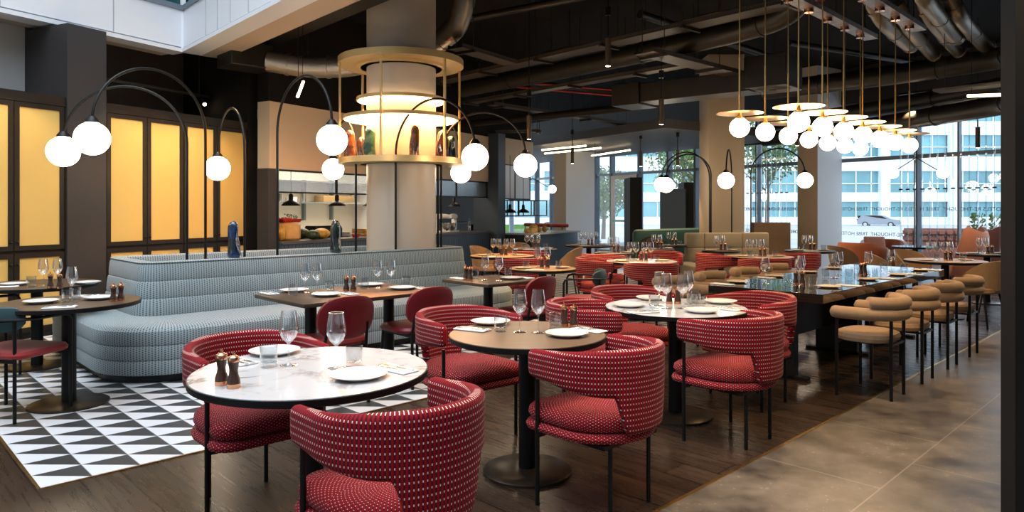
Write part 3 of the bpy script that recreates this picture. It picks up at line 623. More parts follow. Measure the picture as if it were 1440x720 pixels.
for r, z in ((.54, .80), (.70, .57)):
    mb = MB(); mb.lathe([(r-.014, z-.02), (r+.01, z-.02), (r+.01, z+.02), (r-.014, z+.02), (r-.014, z-.02)], 72); h = mb.build('hoop', 'brasssoft', t)
    mb = MB(); mb.lathe([(r-.0155, z-.016), (r-.0155, z+.016)], 72); mb.f = [f for f in mb.f if len(f) == 4]; mb.u = mb.u[:len(mb.f)]; mb.sm = mb.sm[:len(mb.f)]; mb.lathe([(r-.015, z-.021), (r-.008, z-.021), (r-.008, z-.0225), (r-.015, z-.0225), (r-.015, z-.021)], 72); mb.build('led_strip', 'led', h)
    for i in range(3):
        a = math.radians(20+120*i); mb = MB(); mb.cyl((.425*math.cos(a), .425*math.sin(a), z), (r*math.cos(a), r*math.sin(a), z), .005, 6); mb.build('bracket', 'brasssoft', h)
for i in range(4):
    a = math.radians(45+90*i); mb = MB(); mb.cyl((.42*math.cos(a), .42*math.sin(a), .02), (.52*math.cos(a), .52*math.sin(a), .02), .012, 6); mb.cyl((.42*math.cos(a), .42*math.sin(a), 1.25), (.58*math.cos(a), .58*math.sin(a), 1.25), .012, 6); mb.build('bracket', 'brasssoft', t)
def sculpt(h, r, seed, tap=.7, n=28):
    rnd = random.Random(seed); ph = [rnd.random()*6 for _ in range(6)]; m = 22; vs = []; fs = []
    for j in range(m+1):
        f = j/m; z = h*f; base = r*(1-(1-tap)*f)*(1 if f < .82 else math.sqrt(max(0, 1-((f-.82)/.18)**2)))+1e-4
        base *= min(1, .75+f*4)
        for i in range(n):
            a = 2*PI*i/n; k = 1+.07*math.sin(2*a+ph[0]+3*f)+.05*math.sin(3*a+ph[1]-7*f)+.04*math.sin(9*f+ph[2]); vs.append((base*k*math.cos(a)+.004*math.sin(6*f+ph[3]), base*k*.8*math.sin(a), z))
    for j in range(m):
        for i in range(n): k = (i+1) % n; fs.append((j*n+i, j*n+k, (j+1)*n+k, (j+1)*n+i))
    fs.append(list(range(n))[::-1]); mb = MB(); return mb.add(vs, fs)
for px, ang, h, r, m, lab in ((492, 200, .37, .075, 'gamber', 'amber glass sculpture at the left end of the ring shelf'), (508, 170, .32, .06, 'gbrown', 'dark brown glass sculpture between the amber and green ones'), (520, 228, .38, .075, 'ggreen', 'green glass sculpture on the left of the ring shelf'),
                              (583, 287, .40, .065, 'gamber', 'tall amber glass sculpture in front of the column'), (622, 332, .36, .085, 'gbrown', 'red-brown glass sculpture at the right of the ring shelf'), (634, 350, .31, .06, 'gblack', 'dark glass sculpture at the right end of the ring shelf')):
    a = math.radians(ang); rr = .62; o = sculpt(h, r, px, .75).build('glass_sculpture', m); o.location = (CC.x+rr*math.cos(a), CC.y+rr*math.sin(a), 2.0); tag(o, lab, 'sculpture', 'glass sculptures')
    X = gx(px, o.location.y); o.location.x = X
for px, tt, h, m, lab in ((333, .845, .36, 'gblue', 'tall blue glass vase standing on the banquette rim'), (477, 1.96, .36, 'gblack', 'tall dark green-black glass vase on the banquette rim')):
    p = OB+U*tt+V*.075; o = sculpt(h, .068, px, .62).build('glass_vase', m); o.location = (p.x, p.y, .94); tag(o, lab, 'vase')
# ------------------------------------------------------------------ arched globe lamps
def arch_lamp(pole, globe, zb, zg, zp, label, R=.145, light=22):
    p = Vector((*pole, 0)); g = Vector((*globe, 0)); t = thing('arched_globe_lamp', label, 'lamp', (p.x, p.y, zb), math.atan2(g.y-p.y, g.x-p.x), 'arched globe lamps')
    D = (g-p).length; rad = D/2; zs = zp-rad*1.0-zb; pts = [(0, 0, z*zs/8) for z in range(9)]
    pts += [(rad-rad*math.cos(PI*k/28), 0, zs+rad*math.sin(PI*k/28)) for k in range(1, 29)]
    zt = zg+R+.03-zb
    if zt < zs-.02: pts.append((D, 0, zt))
    mb = MB(); mb.tube(pts, .0135, 10); mb.build('pole', 'black', t)
    mb = MB(); mb.lathe([(0, zt+.02), (.025, zt+.02), (.055, zt-.015), (.06, zt-.035), (0, zt-.035)], 24, None, (D, 0)); mb.build('cap', 'black', t)
    mb = MB(); mb.sphere((D, 0, zg-zb), R, 32); mb.build('globe', 'globe', t)
    mb = MB(); mb.lathe([(0, 0), (.032, 0), (.032, .012), (0, .012)], 24); mb.build('base', 'black', t)
def pg(px, Z): return (gx(px, Z), Z)
LAMPS = [(pg(263, 7.0), pg(89, 6.75), .76, 1.965, 2.61, 'arched globe lamp reaching furthest left, its globe low beside the charcoal pillar'),
 (pg(289, 7.12), pg(129.5, 6.15), .76, 2.03, 2.73, 'arched globe lamp with the biggest globe, over the banquette left end'),
 (pg(344, 7.64), pg(306, 8.45), .76, 1.90, 2.56, 'arched globe lamp behind the blue vase, globe against the gold panels'),
 (pg(390, 7.45), pg(467, 6.7), .76, 2.07, 2.75, 'arched globe lamp left of the column, pole between the two vases'),
 (pg(500.5, 8.58), pg(468.5, 9.6), .76, 1.955, 2.55, 'arched globe lamp just left of the column with the lower, further globe'),
 (pg(556.5, 8.27), pg(668, 7.56), .76, 1.97, 2.65, 'arched globe lamp crossing the front of the ring shelf'),
 (pg(616, 9.05), pg(648, 10.05), .76, 1.925, 2.55, 'arched globe lamp partly hidden behind the ring shelf, small globe'),
 (pg(620.5, 8.9), pg(739, 8.7), .76, 1.95, 2.62, 'arched globe lamp rising right of the column, its globe furthest right'),
 (pg(998, 13.45), pg(930, 14.2), 0, 1.90, 2.52, 'arched globe lamp over the green bench, the further of the close pair'),
 (pg(1000, 13.25), pg(937, 13.6), 0, 1.87, 2.45, 'arched globe lamp over the green bench, the nearer of the close pair'),
 (pg(1029, 13.5), pg(1021, 12.45), 0, 1.91, 2.5, 'arched globe lamp seen edge-on in front of the cream square column'),
 (pg(1056, 13.5), pg(1132, 13.1), 0, 1.94, 2.55, 'arched globe lamp right of the cream square column')]
for a in LAMPS: arch_lamp(*a)
# ------------------------------------------------------------------ pendants over the communal table
DT = Vector((math.cos(math.radians(45.4)), math.sin(math.radians(45.4)), 0))
CA, CB = Vector((1.94, 6.0, 0)), Vector((2.28, 5.60, 0))
for base, rn in ((CA, 'far'), (CB, 'near')):
    r = thing('ceiling_rail', 'galvanised mounting rail for the %s row of globe pendants' % ('left' if rn == 'far' else 'right'), 'rail', (base.x, base.y, 3.42), math.radians(45.4))
    mb = MB(); mb.box(-.4, 3.3, -.075, .075, 0, .02); mb.box(-.4, 3.3, -.075, -.065, .02, .05); mb.box(-.4, 3.3, .065, .075, .02, .05); mb.build('rail_plate', 'rail', r)
    for x in (-.2, 1, 2.2, 3.1): mb = MB(); mb.cyl((x, 0, .02), (x, 0, 1.13), .005, 6); mb.build('hanger', 'black', r)
def pendant():
    t = thing('disc_pendant', '', 'pendant lamp')
    mb = MB(); mb.sphere((0, 0, 0), .083, 28); mb.build('globe', 'globeC', t)
    mb = MB(); mb.lathe([(0, .12), (.195, .12), (.195, .124), (0, .124)], 48); mb.build('disc', 'brass', t)
    mb = MB(); mb.lathe([(0, .066), (.038, .066), (.04, .082), (.02, .09), (.012, .12), (.012, .16), (0, .16)], 24); mb.build('cap', 'brass', t)
    mb = MB(); mb.cyl((0, 0, .15), (0, 0, .6), .0085, 8); mb.cyl((0, 0, .6), (0, 0, 1.28), .0055, 8); mb.build('stem', 'brass', t)
    mb = MB(); mb.lathe([(0, 1.27), (.045, 1.27), (.045, 1.312), (0, 1.312)], 24); mb.build('ceiling_cup', 'copper', t); return t
ORD = ['first', 'second', 'third', 'fourth', 'fifth', 'sixth', 'seventh']
for base, rn in ((CA, 'left'), (CB, 'right')):
    for i in range(7):
        p = base+DT*(.49*i); put('pendant', pendant, 'brass disc globe pendant, %s from the camera in the %s row over the communal table' % (ORD[i], rn), (p.x, p.y, 2.108), 0, 'globe pendants over the communal table')
# ================================================================== CHAIRS
def barrel():
    t = thing('barrel_armchair', '', 'armchair')
    R, A, TH = .285, .19, .055; st = []; n = 44
    half = PI*R/2+A
    svals = sorted(set([-half+i*2*half/n for i in range(n+1)]+[s*k for k in (-1, 1) for s in (.11, .117, .124, .131, .138, .145, .152, .159, .166, .173, .179, .185, half-.045, half-.03, half-.018, half-.008, half-.002)]))
    def path(s):
        a = abs(s); sg = 1 if s >= 0 else -1
        if a <= PI*R/2: th = a/R; return Vector((sg*R*math.sin(th), -R*math.cos(th), 0)), Vector((sg*math.sin(th), -math.cos(th), 0))
        return Vector((sg*R, a-PI*R/2, 0)), Vector((sg, 0, 0))
    sm = lambda e0, e1, x: (lambda k: k*k*(3-2*k))(min(1, max(0, (x-e0)/(e1-e0))))
    vs = []; prevL = 0; K_ = 20; us = []; fs = []
    for s in svals:
        p, nn = path(s); a = abs(s); top = .785-.035*sm(.1, half, a); bot = .395+.17*sm(.11, .185, a)+.05*sm(.185, half, a)
        e = min(1, (half-a)/.04); e = math.sqrt(max(0, 1-(1-e)**2)) if e < 1 else 1; e = max(e, .05)
        mid = (top+bot)/2; hh = (top-bot)/2*(.55+.45*e); th = TH/2*e; rr = min(.026, hh)
        tilt = .035*sm(.45, .8, top)
        for k in range(K_):       # rounded slab section
            if k < 6: q = PI*k/5; o_, z_ = th*math.cos(q), mid+hh-rr+rr*math.sin(q)
            elif k < 10: o_, z_ = -th, mid+(hh-rr)*(1-2*(k-5)/5)
            elif k < 16: q = PI+PI*(k-10)/5; o_, z_ = th*math.cos(q), mid-hh+rr+rr*math.sin(q)
            else: o_, z_ = th, mid+(hh-rr)*(-1+2*(k-15)/5)
            vs.append(p+nn*(o_+.02*(z_-.5))+Vector((0, 0, z_))); us.append((s, z_))
    m = len(svals)
    for i in range(m-1):
        for k in range(K_): l = (k+1) % K_; fs.append((i*K_+k, (i+1)*K_+k, (i+1)*K_+l, i*K_+l))
    fs.append([k for k in range(K_)]); fs.append([(m-1)*K_+k for k in range(K_)][::-1])
    mb = MB(); mb.add(vs, fs, [[us[k] for k in f] for f in fs]); mb.build('shell', 'red', t)
    out = lambda o: [(x*(1), y) for x, y in rrect(-.245, .245, -.245, .265, .2, 8)(o)]
    def seatline(o):
        a, b, f, c = .262+o, .255+o, .265+o, max(.09+o*.5, .02)
        pts = [(-a*math.cos(PI*i/24), -b*math.sin(PI*i/24)) for i in range(25)]
        pts += [(a, (f-c)*i/3) for i in (1, 2)]
        pts += [(a-c+c*math.cos(PI/2*i/8), f-c+c*math.sin(PI/2*i/8)) for i in range(9)]
        pts += [(-a+c-c*math.sin(PI/2*i/8), f-c+c*math.cos(PI/2*i/8)) for i in range(9)]
        return pts+[(-a, (f-c)*i/3) for i in (2, 1)]
    mb = MB(); mb.loft(seatline, [(-.03, .392), (-.005, .40), (.008, .425), (.004, .45), (-.015, .468), (-.05, .478), (-.14, .484)]); 
    mb.build('seat', 'redseat', t)
    mb = MB(); mb.loft(seatline, [(-.02, .345), (.012, .352), (.018, .37), (.008, .388), (-.03, .395)]); mb.build('seat_base', 'redseat', t)
    for x, y, z in ((-.275, .15, .60), (.275, .15, .60), (-.145, -.19, .35), (.145, -.19, .35)): mb = MB(); mb.cyl((x, y, 0), (x, y, z), .011, 10); mb.build('leg', 'black', t)
    mb = MB(); mb.box(-.275, .275, .14, .16, .325, .345); mb.box(-.2, .2, -.2, -.18, .325, .345); mb.box(-.2, -.18, -.19, .15, .325, .345); mb.box(.18, .2, -.19, .15, .325, .345); mb.build('frame', 'black', t); return t
def oval():
    t = thing('dining_chair', '', 'chair')
    mb = MB(); mb.loft(rrect(-.23, .23, -.2, .24, .13), [(-.03, .425), (0, .435), (.006, .455), (-.01, .475), (-.06, .485)]); mb.build('seat', 'darkred', t)
    def back(th0, zs, ys, th):
        vs = []; fs = []; n = 36; rings = [(.9, -1), (1, -.6), (1, .6), (.9, 1), (.5, 1.0), (0.001, 1.0)]; rings = [(.001, -1), (.5, -1)]+rings
        for q, d in rings:
            for i in range(n):
                a = 2*PI*i/n; e = .75; cx = math.copysign(abs(math.cos(a))**e, math.cos(a)); cz = math.copysign(abs(math.sin(a))**e, math.sin(a))
                x = .225*q*cx; z = .155*q*cz; vs.append((x, -.25+.9*x*x-.18*z-.0+d*.02, .645+z))
        for j in range(len(rings)-1):
            for i in range(n): k = (i+1) % n; fs.append((j*n+i, (j+1)*n+i, (j+1)*n+k, j*n+k))
        return MB().add(vs, fs)
    back(0, 0, 0, 0).build('backrest', 'darkred', t)
    for sx in (-1, 1): mb = MB(); mb.tube([(sx*.17, .2, .43), (sx*.19, .22, 0)], .012, 8); mb.build('leg', 'black', t); mb = MB(); mb.tube([(sx*.18, -.22, 0), (sx*.17, -.2, .43), (sx*.16, -.235, .60)], .012, 8); mb.build('leg', 'black', t)
    mb = MB(); mb.box(-.18, .18, -.2, .2, .405, .426); mb.build('frame', 'black', t); return t
def tubearm(backm='tealleather', seatm='redplain'):
    t = thing('tube_frame_armchair', '', 'armchair'); W_ = .275
    mb = MB(); pts = [(-W_, .17, 0), (-W_, .17, .64), (-W_, .155, .672), (-W_, .12, .685)]+[(-W_*math.cos(a), -.05-W_*.85*math.sin(a), .685) for a in [PI*k/16 for k in range(17)]]+[(W_, .12, .685), (W_, .155, .672), (W_, .17, .64), (W_, .17, 0)]
    mb.tube(pts, .0115, 8); mb.build('arm_frame', 'black', t)
    for sx in (-1, 1): mb = MB(); mb.tube([(sx*.2, -.2, 0), (sx*.2, -.2, .685)], .0115, 8); mb.build('leg', 'black', t)
    mb = MB(); mb.loft(rrect(-.25, .25, -.22, .22, .08), [(-.02, .42), (0, .43), (.004, .45), (-.01, .47), (-.06, .478)]); mb.build('seat', seatm, t)
    mb = MB(); mb.box(-.27, .27, .16, .18, .40, .42); mb.box(-.2, .2, -.21, -.19, .4, .42); mb.build('frame', 'black', t)
    vs = []; fs = []; n = 18; K_ = 12
    for i in range(n+1):
        a = math.radians(-62+124*i/n); e = 1-abs(2*i/n-1)**8*.6; c = Vector((.235*math.sin(a), -.02-.225*math.cos(a), 0)); d = Vector((math.sin(a), -math.cos(a), 0))
        for k in range(K_): q = 2*PI*k/K_; vs.append(c+d*(.022*e*math.copysign(abs(math.cos(q))**.6, math.cos(q)))+Vector((0, 0, .685+.085*e*math.copysign(abs(math.sin(q))**.6, math.sin(q)))))
    for i in range(n):
        for k in range(K_): l = (k+1) % K_; fs.append((i*K_+k, (i+1)*K_+k, (i+1)*K_+l, i*K_+l))
    fs += [[k for k in range(K_)], [n*K_+k for k in range(K_)][::-1]]
    MB().add(vs, fs).build('backrest', backm, t); return t
def bolster():
    t = thing('bolster_armchair', '', 'armchair')
    def arc(R, a0, ext, z, n=24):
        pts = []
        if ext: pts.append((-R*math.sin(a0), ext-R*math.cos(a0)*1, z))
        pts += [(R*math.sin(-a0+2*a0*i/n), -R*math.cos(-a0+2*a0*i/n), z) for i in range(n+1)]
        if ext: pts.append((R*math.sin(a0), ext-R*math.cos(a0), z))
        return pts
    def res(P_, m=70):
        P_ = [Vector(p) for p in P_]; d = [0]
        for i in range(1, len(P_)): d.append(d[-1]+(P_[i]-P_[i-1]).length)
        out = []
        for k in range(m+1):
            t_ = d[-1]*(.5-.5*math.cos(PI*k/m)) if False else d[-1]*k/m; i = max(j for j in range(len(d)) if d[j] <= t_+1e-9); i = min(i, len(d)-2); out.append(P_[i].lerp(P_[i+1], (t_-d[i])/(d[i+1]-d[i])))
        return out
    cap = lambda r, c: (lambda q: r*math.sqrt(max(.02, 1-max(0, abs(2*q-1)-(1-c))**2/c**2)))
    mb = MB(); mb.tube(res(arc(.245, PI/2, .20, .635, 30)), .047, 16, rf=cap(.047, .07)); mb.build('arm_roll', 'beige', t)
    mb = MB(); mb.tube(res(arc(.245, PI/2*.80, 0, .718, 26)), .045, 16, rf=cap(.045, .08)); mb.build('back_roll', 'beige', t)
    mb = MB(); mb.loft(rrect(-.24, .24, -.20, .22, .18, 10), [(-.04, .415), (-.008, .425), (0, .45), (-.01, .475), (-.05, .487), (-.12, .49)]); mb.build('seat', 'beige', t)
    for x, y, z in ((-.245, .15, .63), (.245, .15, .63), (-.14, -.20, .62), (.14, -.20, .62)): mb = MB(); mb.cyl((x, y, 0), (x, y, z), .012, 10); mb.build('leg', 'black', t)
    mb = MB(); mb.box(-.245, .245, .142, .158, .40, .416); mb.box(-.14, .14, -.208, -.192, .40, .416); mb.box(-.148, -.132, -.2, .15, .40, .416); mb.box(.132, .148, -.2, .15, .4, .416); mb.build('frame', 'black', t); return t
def shellchair():
    t = thing('shell_chair', '', 'chair')
    vs = []; fs = []; n = 24; hs = 8
    for side in (0, 1):
        for j in range(hs+1):
            f = j/hs
            for i in range(n+1):
                g = 2*i/n-1; a = math.radians(105*g); R = .245+.03*f-side*.03; top = .80-.20*abs(g)**3; z = .44+(top-.44)*f; vs.append((R*math.sin(a), -R*math.cos(a)-.03*f, z))
    st = (hs+1)*(n+1)
    for j in range(hs):
        for i in range(n):
            q = j*(n+1)+i; fs.append((q, q+1, q+n+2, q+n+1)); fs.append((st+q, st+q+n+1, st+q+n+2, st+q+1))
    for i in range(n): q = hs*(n+1)+i; fs.append((q, q+1, st+q+1, st+q)); fs.append((i, st+i, st+i+1, i+1))
    for j in range(hs): q = j*(n+1); fs.append((q, q+n+1, st+q+n+1, st+q)); q += n; fs.append((q, st+q, st+q+n+1, q+n+1))
    MB().add(vs, fs).build('backrest', 'beige', t)
    mb = MB(); mb.loft(rrect(-.25, .25, -.23, .25, .15), [(-.03, .40), (0, .42), (0, .46), (-.03, .48), (-.1, .487)]); mb.build('seat', 'beige', t)
    for sx in (-1, 1):
        for sy in (-1, 1): mb = MB(); mb.cyl((sx*.17, sy*.16, .41), (sx*.23, sy*.23, 0), .014, 8, .010); mb.build('leg', 'black', t)
    return t
def chair(kind, mk, x, y, face, label, group):
    return put(kind, mk, label, (x, y, .0), math.radians(face-90), group)
RG = 'red dash-patterned barrel armchairs'
B = lambda px, Z, f, lab, dx=0: chair('barrel', barrel, gx(px, Z)+dx, Z, f, lab, RG)
B(357, 3.42, -47, 'red patterned barrel armchair behind the left of the front marble table')
B(556, 2.49, 133, 'red patterned barrel armchair nearest the camera, its back to us')
B(656, 4.38, -50, 'red patterned barrel armchair behind the left of the walnut round table')
B(842, 3.45, 133, 'red patterned barrel armchair in front of the right of the walnut round table')
B(1026, 4.38, 133, 'red patterned barrel armchair with its back to us at the further marble table')
B(1056, 5.22, 203, 'red patterned barrel armchair right of the further marble table, open side left')
B(832, 4.85, -5, 'red patterned barrel armchair left of the further marble table')
B(887, 5.62, -65, 'red patterned barrel armchair behind the further marble table')
B(917, 8.45, 92, 'bright red barrel armchair with its back square to us before the small pale marble table')
B(843, 9.15, -10, 'bright red barrel armchair left of the small pale marble table, behind the dark-backed armchair')
B(848, 10.05, 65, 'red barrel armchair half hidden behind another at the mid-room tables')
B(930, 10.35, -110, 'red barrel armchair behind the small pale marble table')
B(1010, 10.1, 5, 'red barrel armchair in front of the beige bench, facing right')
B(1077, 9.25, 92, 'red barrel armchair with its back to us beyond the communal table')
B(1122, 10.35, 100, 'red barrel armchair at the dark round table near the cream wall')
B(732, 9.25, 112, 'red barrel armchair at the oak table right of the banquette end')
B(742, 10.75, 85, 'red barrel armchair almost hidden behind the oak tables near the kitchen')
DG = 'dark red oval-back dining chairs'
chair('oval', oval, -1.33, 5.18, 134, 'dark red oval-back dining chair at the left of the long wooden table', DG)
chair('oval', oval, -.80, 5.78, 134, 'dark red oval-back dining chair at the right of the long wooden table', DG)
chair('oval', oval, .10, 6.62, 140, 'dark red oval-back dining chair at the small square table by the banquette end', DG)
chair('oval', oval, -4.27, 8.45, -46, 'dark red dining chair glimpsed behind the banquette by the gold panels', DG)
chair('tubearm', tubearm, -3.42, 4.86, 78, 'black tube-frame armchair with dark teal back and red seat at the left edge', 'tube-frame armchairs')
chair('tubearm', tubearm, gx(818, 7.5), 7.55, 172, 'small tube-frame armchair with dark back and red seat in mid-room', 'tube-frame armchairs')
chair('tubearm', tubearm, gx(-14, 6.1), 6.0, 60, 'tube-frame armchair cut off at the left edge behind the dark tables', 'tube-frame armchairs')
for i in range(4):
    p = Vector((2.75, 5.42, 0))+U*(.735*i); put('bolster', bolster, 'tan armchair with stacked bolster back, %s from the camera on the communal table right side' % ORD[i], tuple(p), A0, 'tan bolster armchairs')
for i in range(4):
    p = Vector((1.62, 6.68, 0))+U*(.74*i); put('bolster', bolster, 'tan bolster armchair, %s from the camera on the communal table left side' % ORD[i], tuple(p), A0+PI, 'tan bolster armchairs')
SH = 'tan shell chairs'
for px, Z, f, lab in ((1374, 8.55, 120, 'tan shell chair with its back to us at the far right oak table'), (1403, 9.6, 150, 'tan shell chair half cut by the black post at the right'), (1190, 11.8, 10, 'tan shell chair against the white column side'),
                      (1250, 9.75, -20, 'tan shell chair behind the communal table end, left of the round table'), (1288, 10.35, -70, 'tan shell chair behind the far right round table'), (793, 11.3, 170, 'grey-tan shell chair in front of the white column'),
                      (686, 11.6, -20, 'grey-tan shell chair by the navy counter, left one'), (725, 12.6, -90, 'grey-tan shell chair by the navy counter, right one')):
    chair('shell', shellchair, gx(px, Z), Z, f, lab, SH)
# ================================================================== TABLES
def round_table(name, x, y, D, topm, label, base=.24, rot=0, basem='basebronze'):
    t = thing('round_table', label, 'table', (x, y, 0), rot, 'round tables')
    r = D/2; mb = MB(); mb.lathe([(0, .712), (r-.01, .712), (r, .718), (r, .741), (r-.004, .743), (0, .743)], 72); mb.build('edge_band', 'black', t)
    mb = MB(); mb.lathe([(0, .7432), (r-.004, .7432), (r-.005, TZ), (0, TZ)], 72); mb.build('tabletop', topm, t)
    mb = MB(); mb.lathe([(0, .012), (.047, .012), (.047, .712), (0, .712)], 32); mb.build('column', 'black', t)
    mb = MB(); mb.lathe([(0, 0), (base, 0), (base, .014), (base-.01, .02), (.06, .028), (0, .028)], 56); mb.build('base', basem, t); return t
TAB = {}
def RT(key, px, Z, D, m, label, base=.24): TAB[key] = label; return round_table(key, gx(px, Z), Z, D, m, label, base)
RT('T1', 439, 2.955, .965, 'marble', 'white marble round table nearest the camera', .25)
RT('T2', 741.5, 3.80, .845, 'walnut', 'brown wood round table in the centre foreground', .24)
RT('T3', 949.5, 4.83, .955, 'marble', 'white round table behind the brown wooden one, four red chairs around', .25)
RT('Ta', 97, 5.10, .93, 'darktop', 'dark wood round table by the left edge, the nearer of two', .26)
RT('Tb', 52, 6.30, .98, 'darktop', 'dark wood round table by the gold panels, further of two', .23)
RT('F1', 763, 7.95, .76, 'oak', 'pale oak round table behind the square dark table', .2)
RT('F2', 706, 10.1, .92, 'oak', 'oak round table just right of the banquette end', .2)
RT('F3', 752, 11.75, .75, 'marble', 'pale round table in front of the navy counter', .2)
RT('F4', 828, 12.9, .86, 'darktop', 'dark round table in front of the white column', .2)
RT('F5', 902, 9.05, .9, 'marble', 'small pale marble round table in mid-room between red chairs', .2)
RT('F6', 864, 10.75, .6, 'marble', 'pale round table behind the red chairs in mid-room', .2)
RT('F7', 925, 11.8, .55, 'darktop', 'narrow dark round table before the green bench, nearer', .18)
RT('F8', 946, 12.9, .5, 'darktop', 'narrow dark round table before the green bench, further', .18)
RT('F9', 1014, 11.3, .6, 'darktop', 'dark round table in front of the beige bench', .2)
RT('F10', 1069, 9.9, .9, 'oak', 'pale oak round table between red chairs beyond the communal table', .2)
RT('F11', 1139, 11.3, .76, 'darktop', 'black round table by the cream and white column', .2)
RT('F12', 1329, 9.15, .95, 'oak', 'dark-edged oak round table beyond the communal table end', .22)
RT('F13', 1388, 10.5, .8, 'marble', 'pale round table at the far right before the wing chairs', .2)
RT('F14', 1287, 12.5, .75, 'gloss', 'black round table beside the terracotta tub chairs', .2)
def rect_table(o, a0, a1, b0, b1, m, label, peds, th=.03, name='rectangular_table'):
    t = thing(name, label, 'table', tuple(o), A0, 'rectangular tables')
    mb = MB(); mb.rbox(a0, a1, b0, b1, TZ-th, TZ, .006, 2); mb.build('tabletop', m, t)
    for a, b in peds:
        mb = MB(); mb.lathe([(0, .012), (.045, .012), (.045, TZ-th), (0, TZ-th)], 28, None, (a, b)); mb.build('column', 'black', t)
        mb = MB(); mb.lathe([(0, 0.004), (.22, .004), (.22, .016), (.05, .028), (0, .028)], 40, None, (a, b)); mb.build('base', 'basebronze', t)
    return t
O4 = Vector((-1.464, 4.95, 0)); TAB['T4'] = 'long dark wood table in front of the banquette'
rect_table(O4, 0, 1.22, 0, .80, 'darktop', 'long dark wood table with two pedestals in front of the banquette', ((.28, .42), (1.0, .42)))
O5 = Vector((-.21, 6.24, 0)); TAB['T5'] = 'square dark table at the banquette right end'
rect_table(O5, 0, .68, 0, .66, 'darktop', 'small square dark table at the right end of the banquette', ((.3, .33),))
rect_table(OB+U*.45+V*1.9, 0, .6, 0, .5, 'darktop', 'dark table corner glimpsed behind the banquette left end', ((.3, .25),))
O6 = Vector((2.43, 5.5, 0)); TAB['TC'] = 'communal table'
t = thing('communal_table', 'long glossy dark communal table beneath the globe pendants', 'table', tuple(O6), A0)
mb = MB(); mb.rbox(0, 3.3, 0, 1.0, TZ-.075, TZ, .004, 1); mb.build('tabletop', 'gloss', t)
for a in (.2, 1.6, 2.95): mb = MB(); mb.box(a-.04, a+.04, .3, .7, 0, TZ-.075); mb.box(a-.04, a+.04, .2, .8, 0, .03); mb.build('leg', 'blackmatte', t)
mb = MB(); mb.box(.24, 2.91, .46, .54, .3, .62); mb.build('stretcher', 'blackmatte', t)
# ------------------------------------------------------------------ tableware
def wine():
    mb = MB(); mb.lathe([(0, .004), (.036, .0), (.037, .002), (.012, .006), (.0045, .014), (.0038, .085), (.007, .097), (.028, .118), (.040, .145), (.041, .16), (.036, .195), (.0305, .235), (.0295, .235), (.0345, .195), (.039, .16), (.038, .147), (.026, .122), (.004, .104), (0, .104)], 28)
    return mb.build('wine_glass', 'glass', category='glass')
def tumbler():
    mb = MB(); mb.lathe([(0, 0), (.033, 0), (.035, .004), (.037, .09), (.035, .09), (.033, .022), (0, .018)], 20); return mb.build('tumbler', 'tumblerglass', category='glass')
def plate():
    mb = MB(); mb.lathe([(0, 0), (.07, 0), (.08, .004), (.112, .017), (.115, .02), (.11, .0205), (.08, .009), (0, .006)], 48); return mb.build('dinner_plate', 'china', category='plate')
def sideplate():
    mb = MB(); mb.lathe([(0, 0), (.06, 0), (.095, .013), (.093, .015), (.06, .006), (0, .005)], 32); return mb.build('dinner_plate', mat('cream_china', (.66, .55, .40), .3), category='plate')
def mill():
    t = thing('pepper_mill', '', 'mill')
    mb = MB(); mb.lathe([(.024, .016), (.0235, .03), (.017, .05), (.0155, .065), (.019, .09), (.021, .098), (0, .098)], 24); mb.build('body', 'millwood', t)
    mb = MB(); mb.lathe([(0, 0), (.025, 0), (.025, .016), (0, .016)], 24); mb.build('base_ring', 'copper', t)
    mb = MB(); mb.lathe([(.021, .098), (.0225, .104), (.02, .115), (.01, .122), (.004, .124), (.006, .130), (.004, .136), (0, .137)], 24); mb.build('cap', 'copper', t); return t
def napkin():
    t = thing('folded_napkin', '', 'napkin')
    mb = MB(); mb.rbox(-.10, .10, -.045, .045, 0, .008, .003, 1); mb.build('cloth', 'linen', t); return t
def fork():
    mb = MB(); mb.rbox(-.095, .02, -.004, .004, .0, .003, .001, 1); mb.rbox(.02, .05, -.011, .011, 0, .003, .001, 1)
    for y in (-.0095, -.003, .0035, .010): mb.rbox(.05, .09, y-.0018, y+.0018, 0, .003, .0008, 1)
    return mb.build('fork', 'steel', category='cutlery')
def knife():
    mb = MB(); mb.rbox(-.10, .0, -.006, .006, 0, .004, .0015, 1); mb.rbox(0, .105, -.008, .006, .0005, .0025, .0008, 1); return mb.build('knife', 'steel', category='cutlery')
MK = dict(w=('wine', wine, 'clear wine glass'), t=('tumbler', tumbler, 'short water tumbler'), p=('plate', plate, 'round white dinner plate'), c=('sideplate', sideplate, 'cream plate'), m=('mill', mill, 'copper-capped pepper mill'), n=('napkin', napkin, 'folded white napkin'), f=('fork', fork, 'steel fork'), k=('knife', knife, 'steel knife'))
def rank(i, n):
    if n == 1: return ''
    if n == 2: return ('left one of two', 'right one of two')[i]
    if n == 3: return ('leftmost of three', 'middle one of three', 'rightmost of three')[i]
    w = ['leftmost', 'second from left', 'third from left', 'fourth from left', 'fifth from left', 'sixth from left', 'seventh from left', 'eighth from left']
    return 'rightmost' if i == n-1 else w[i]
KN_ = dict(w='wine glasses', t='tumblers', p='dinner plates', c='cream plates', m='pepper mills', n='folded napkins', f='forks', k='knives')
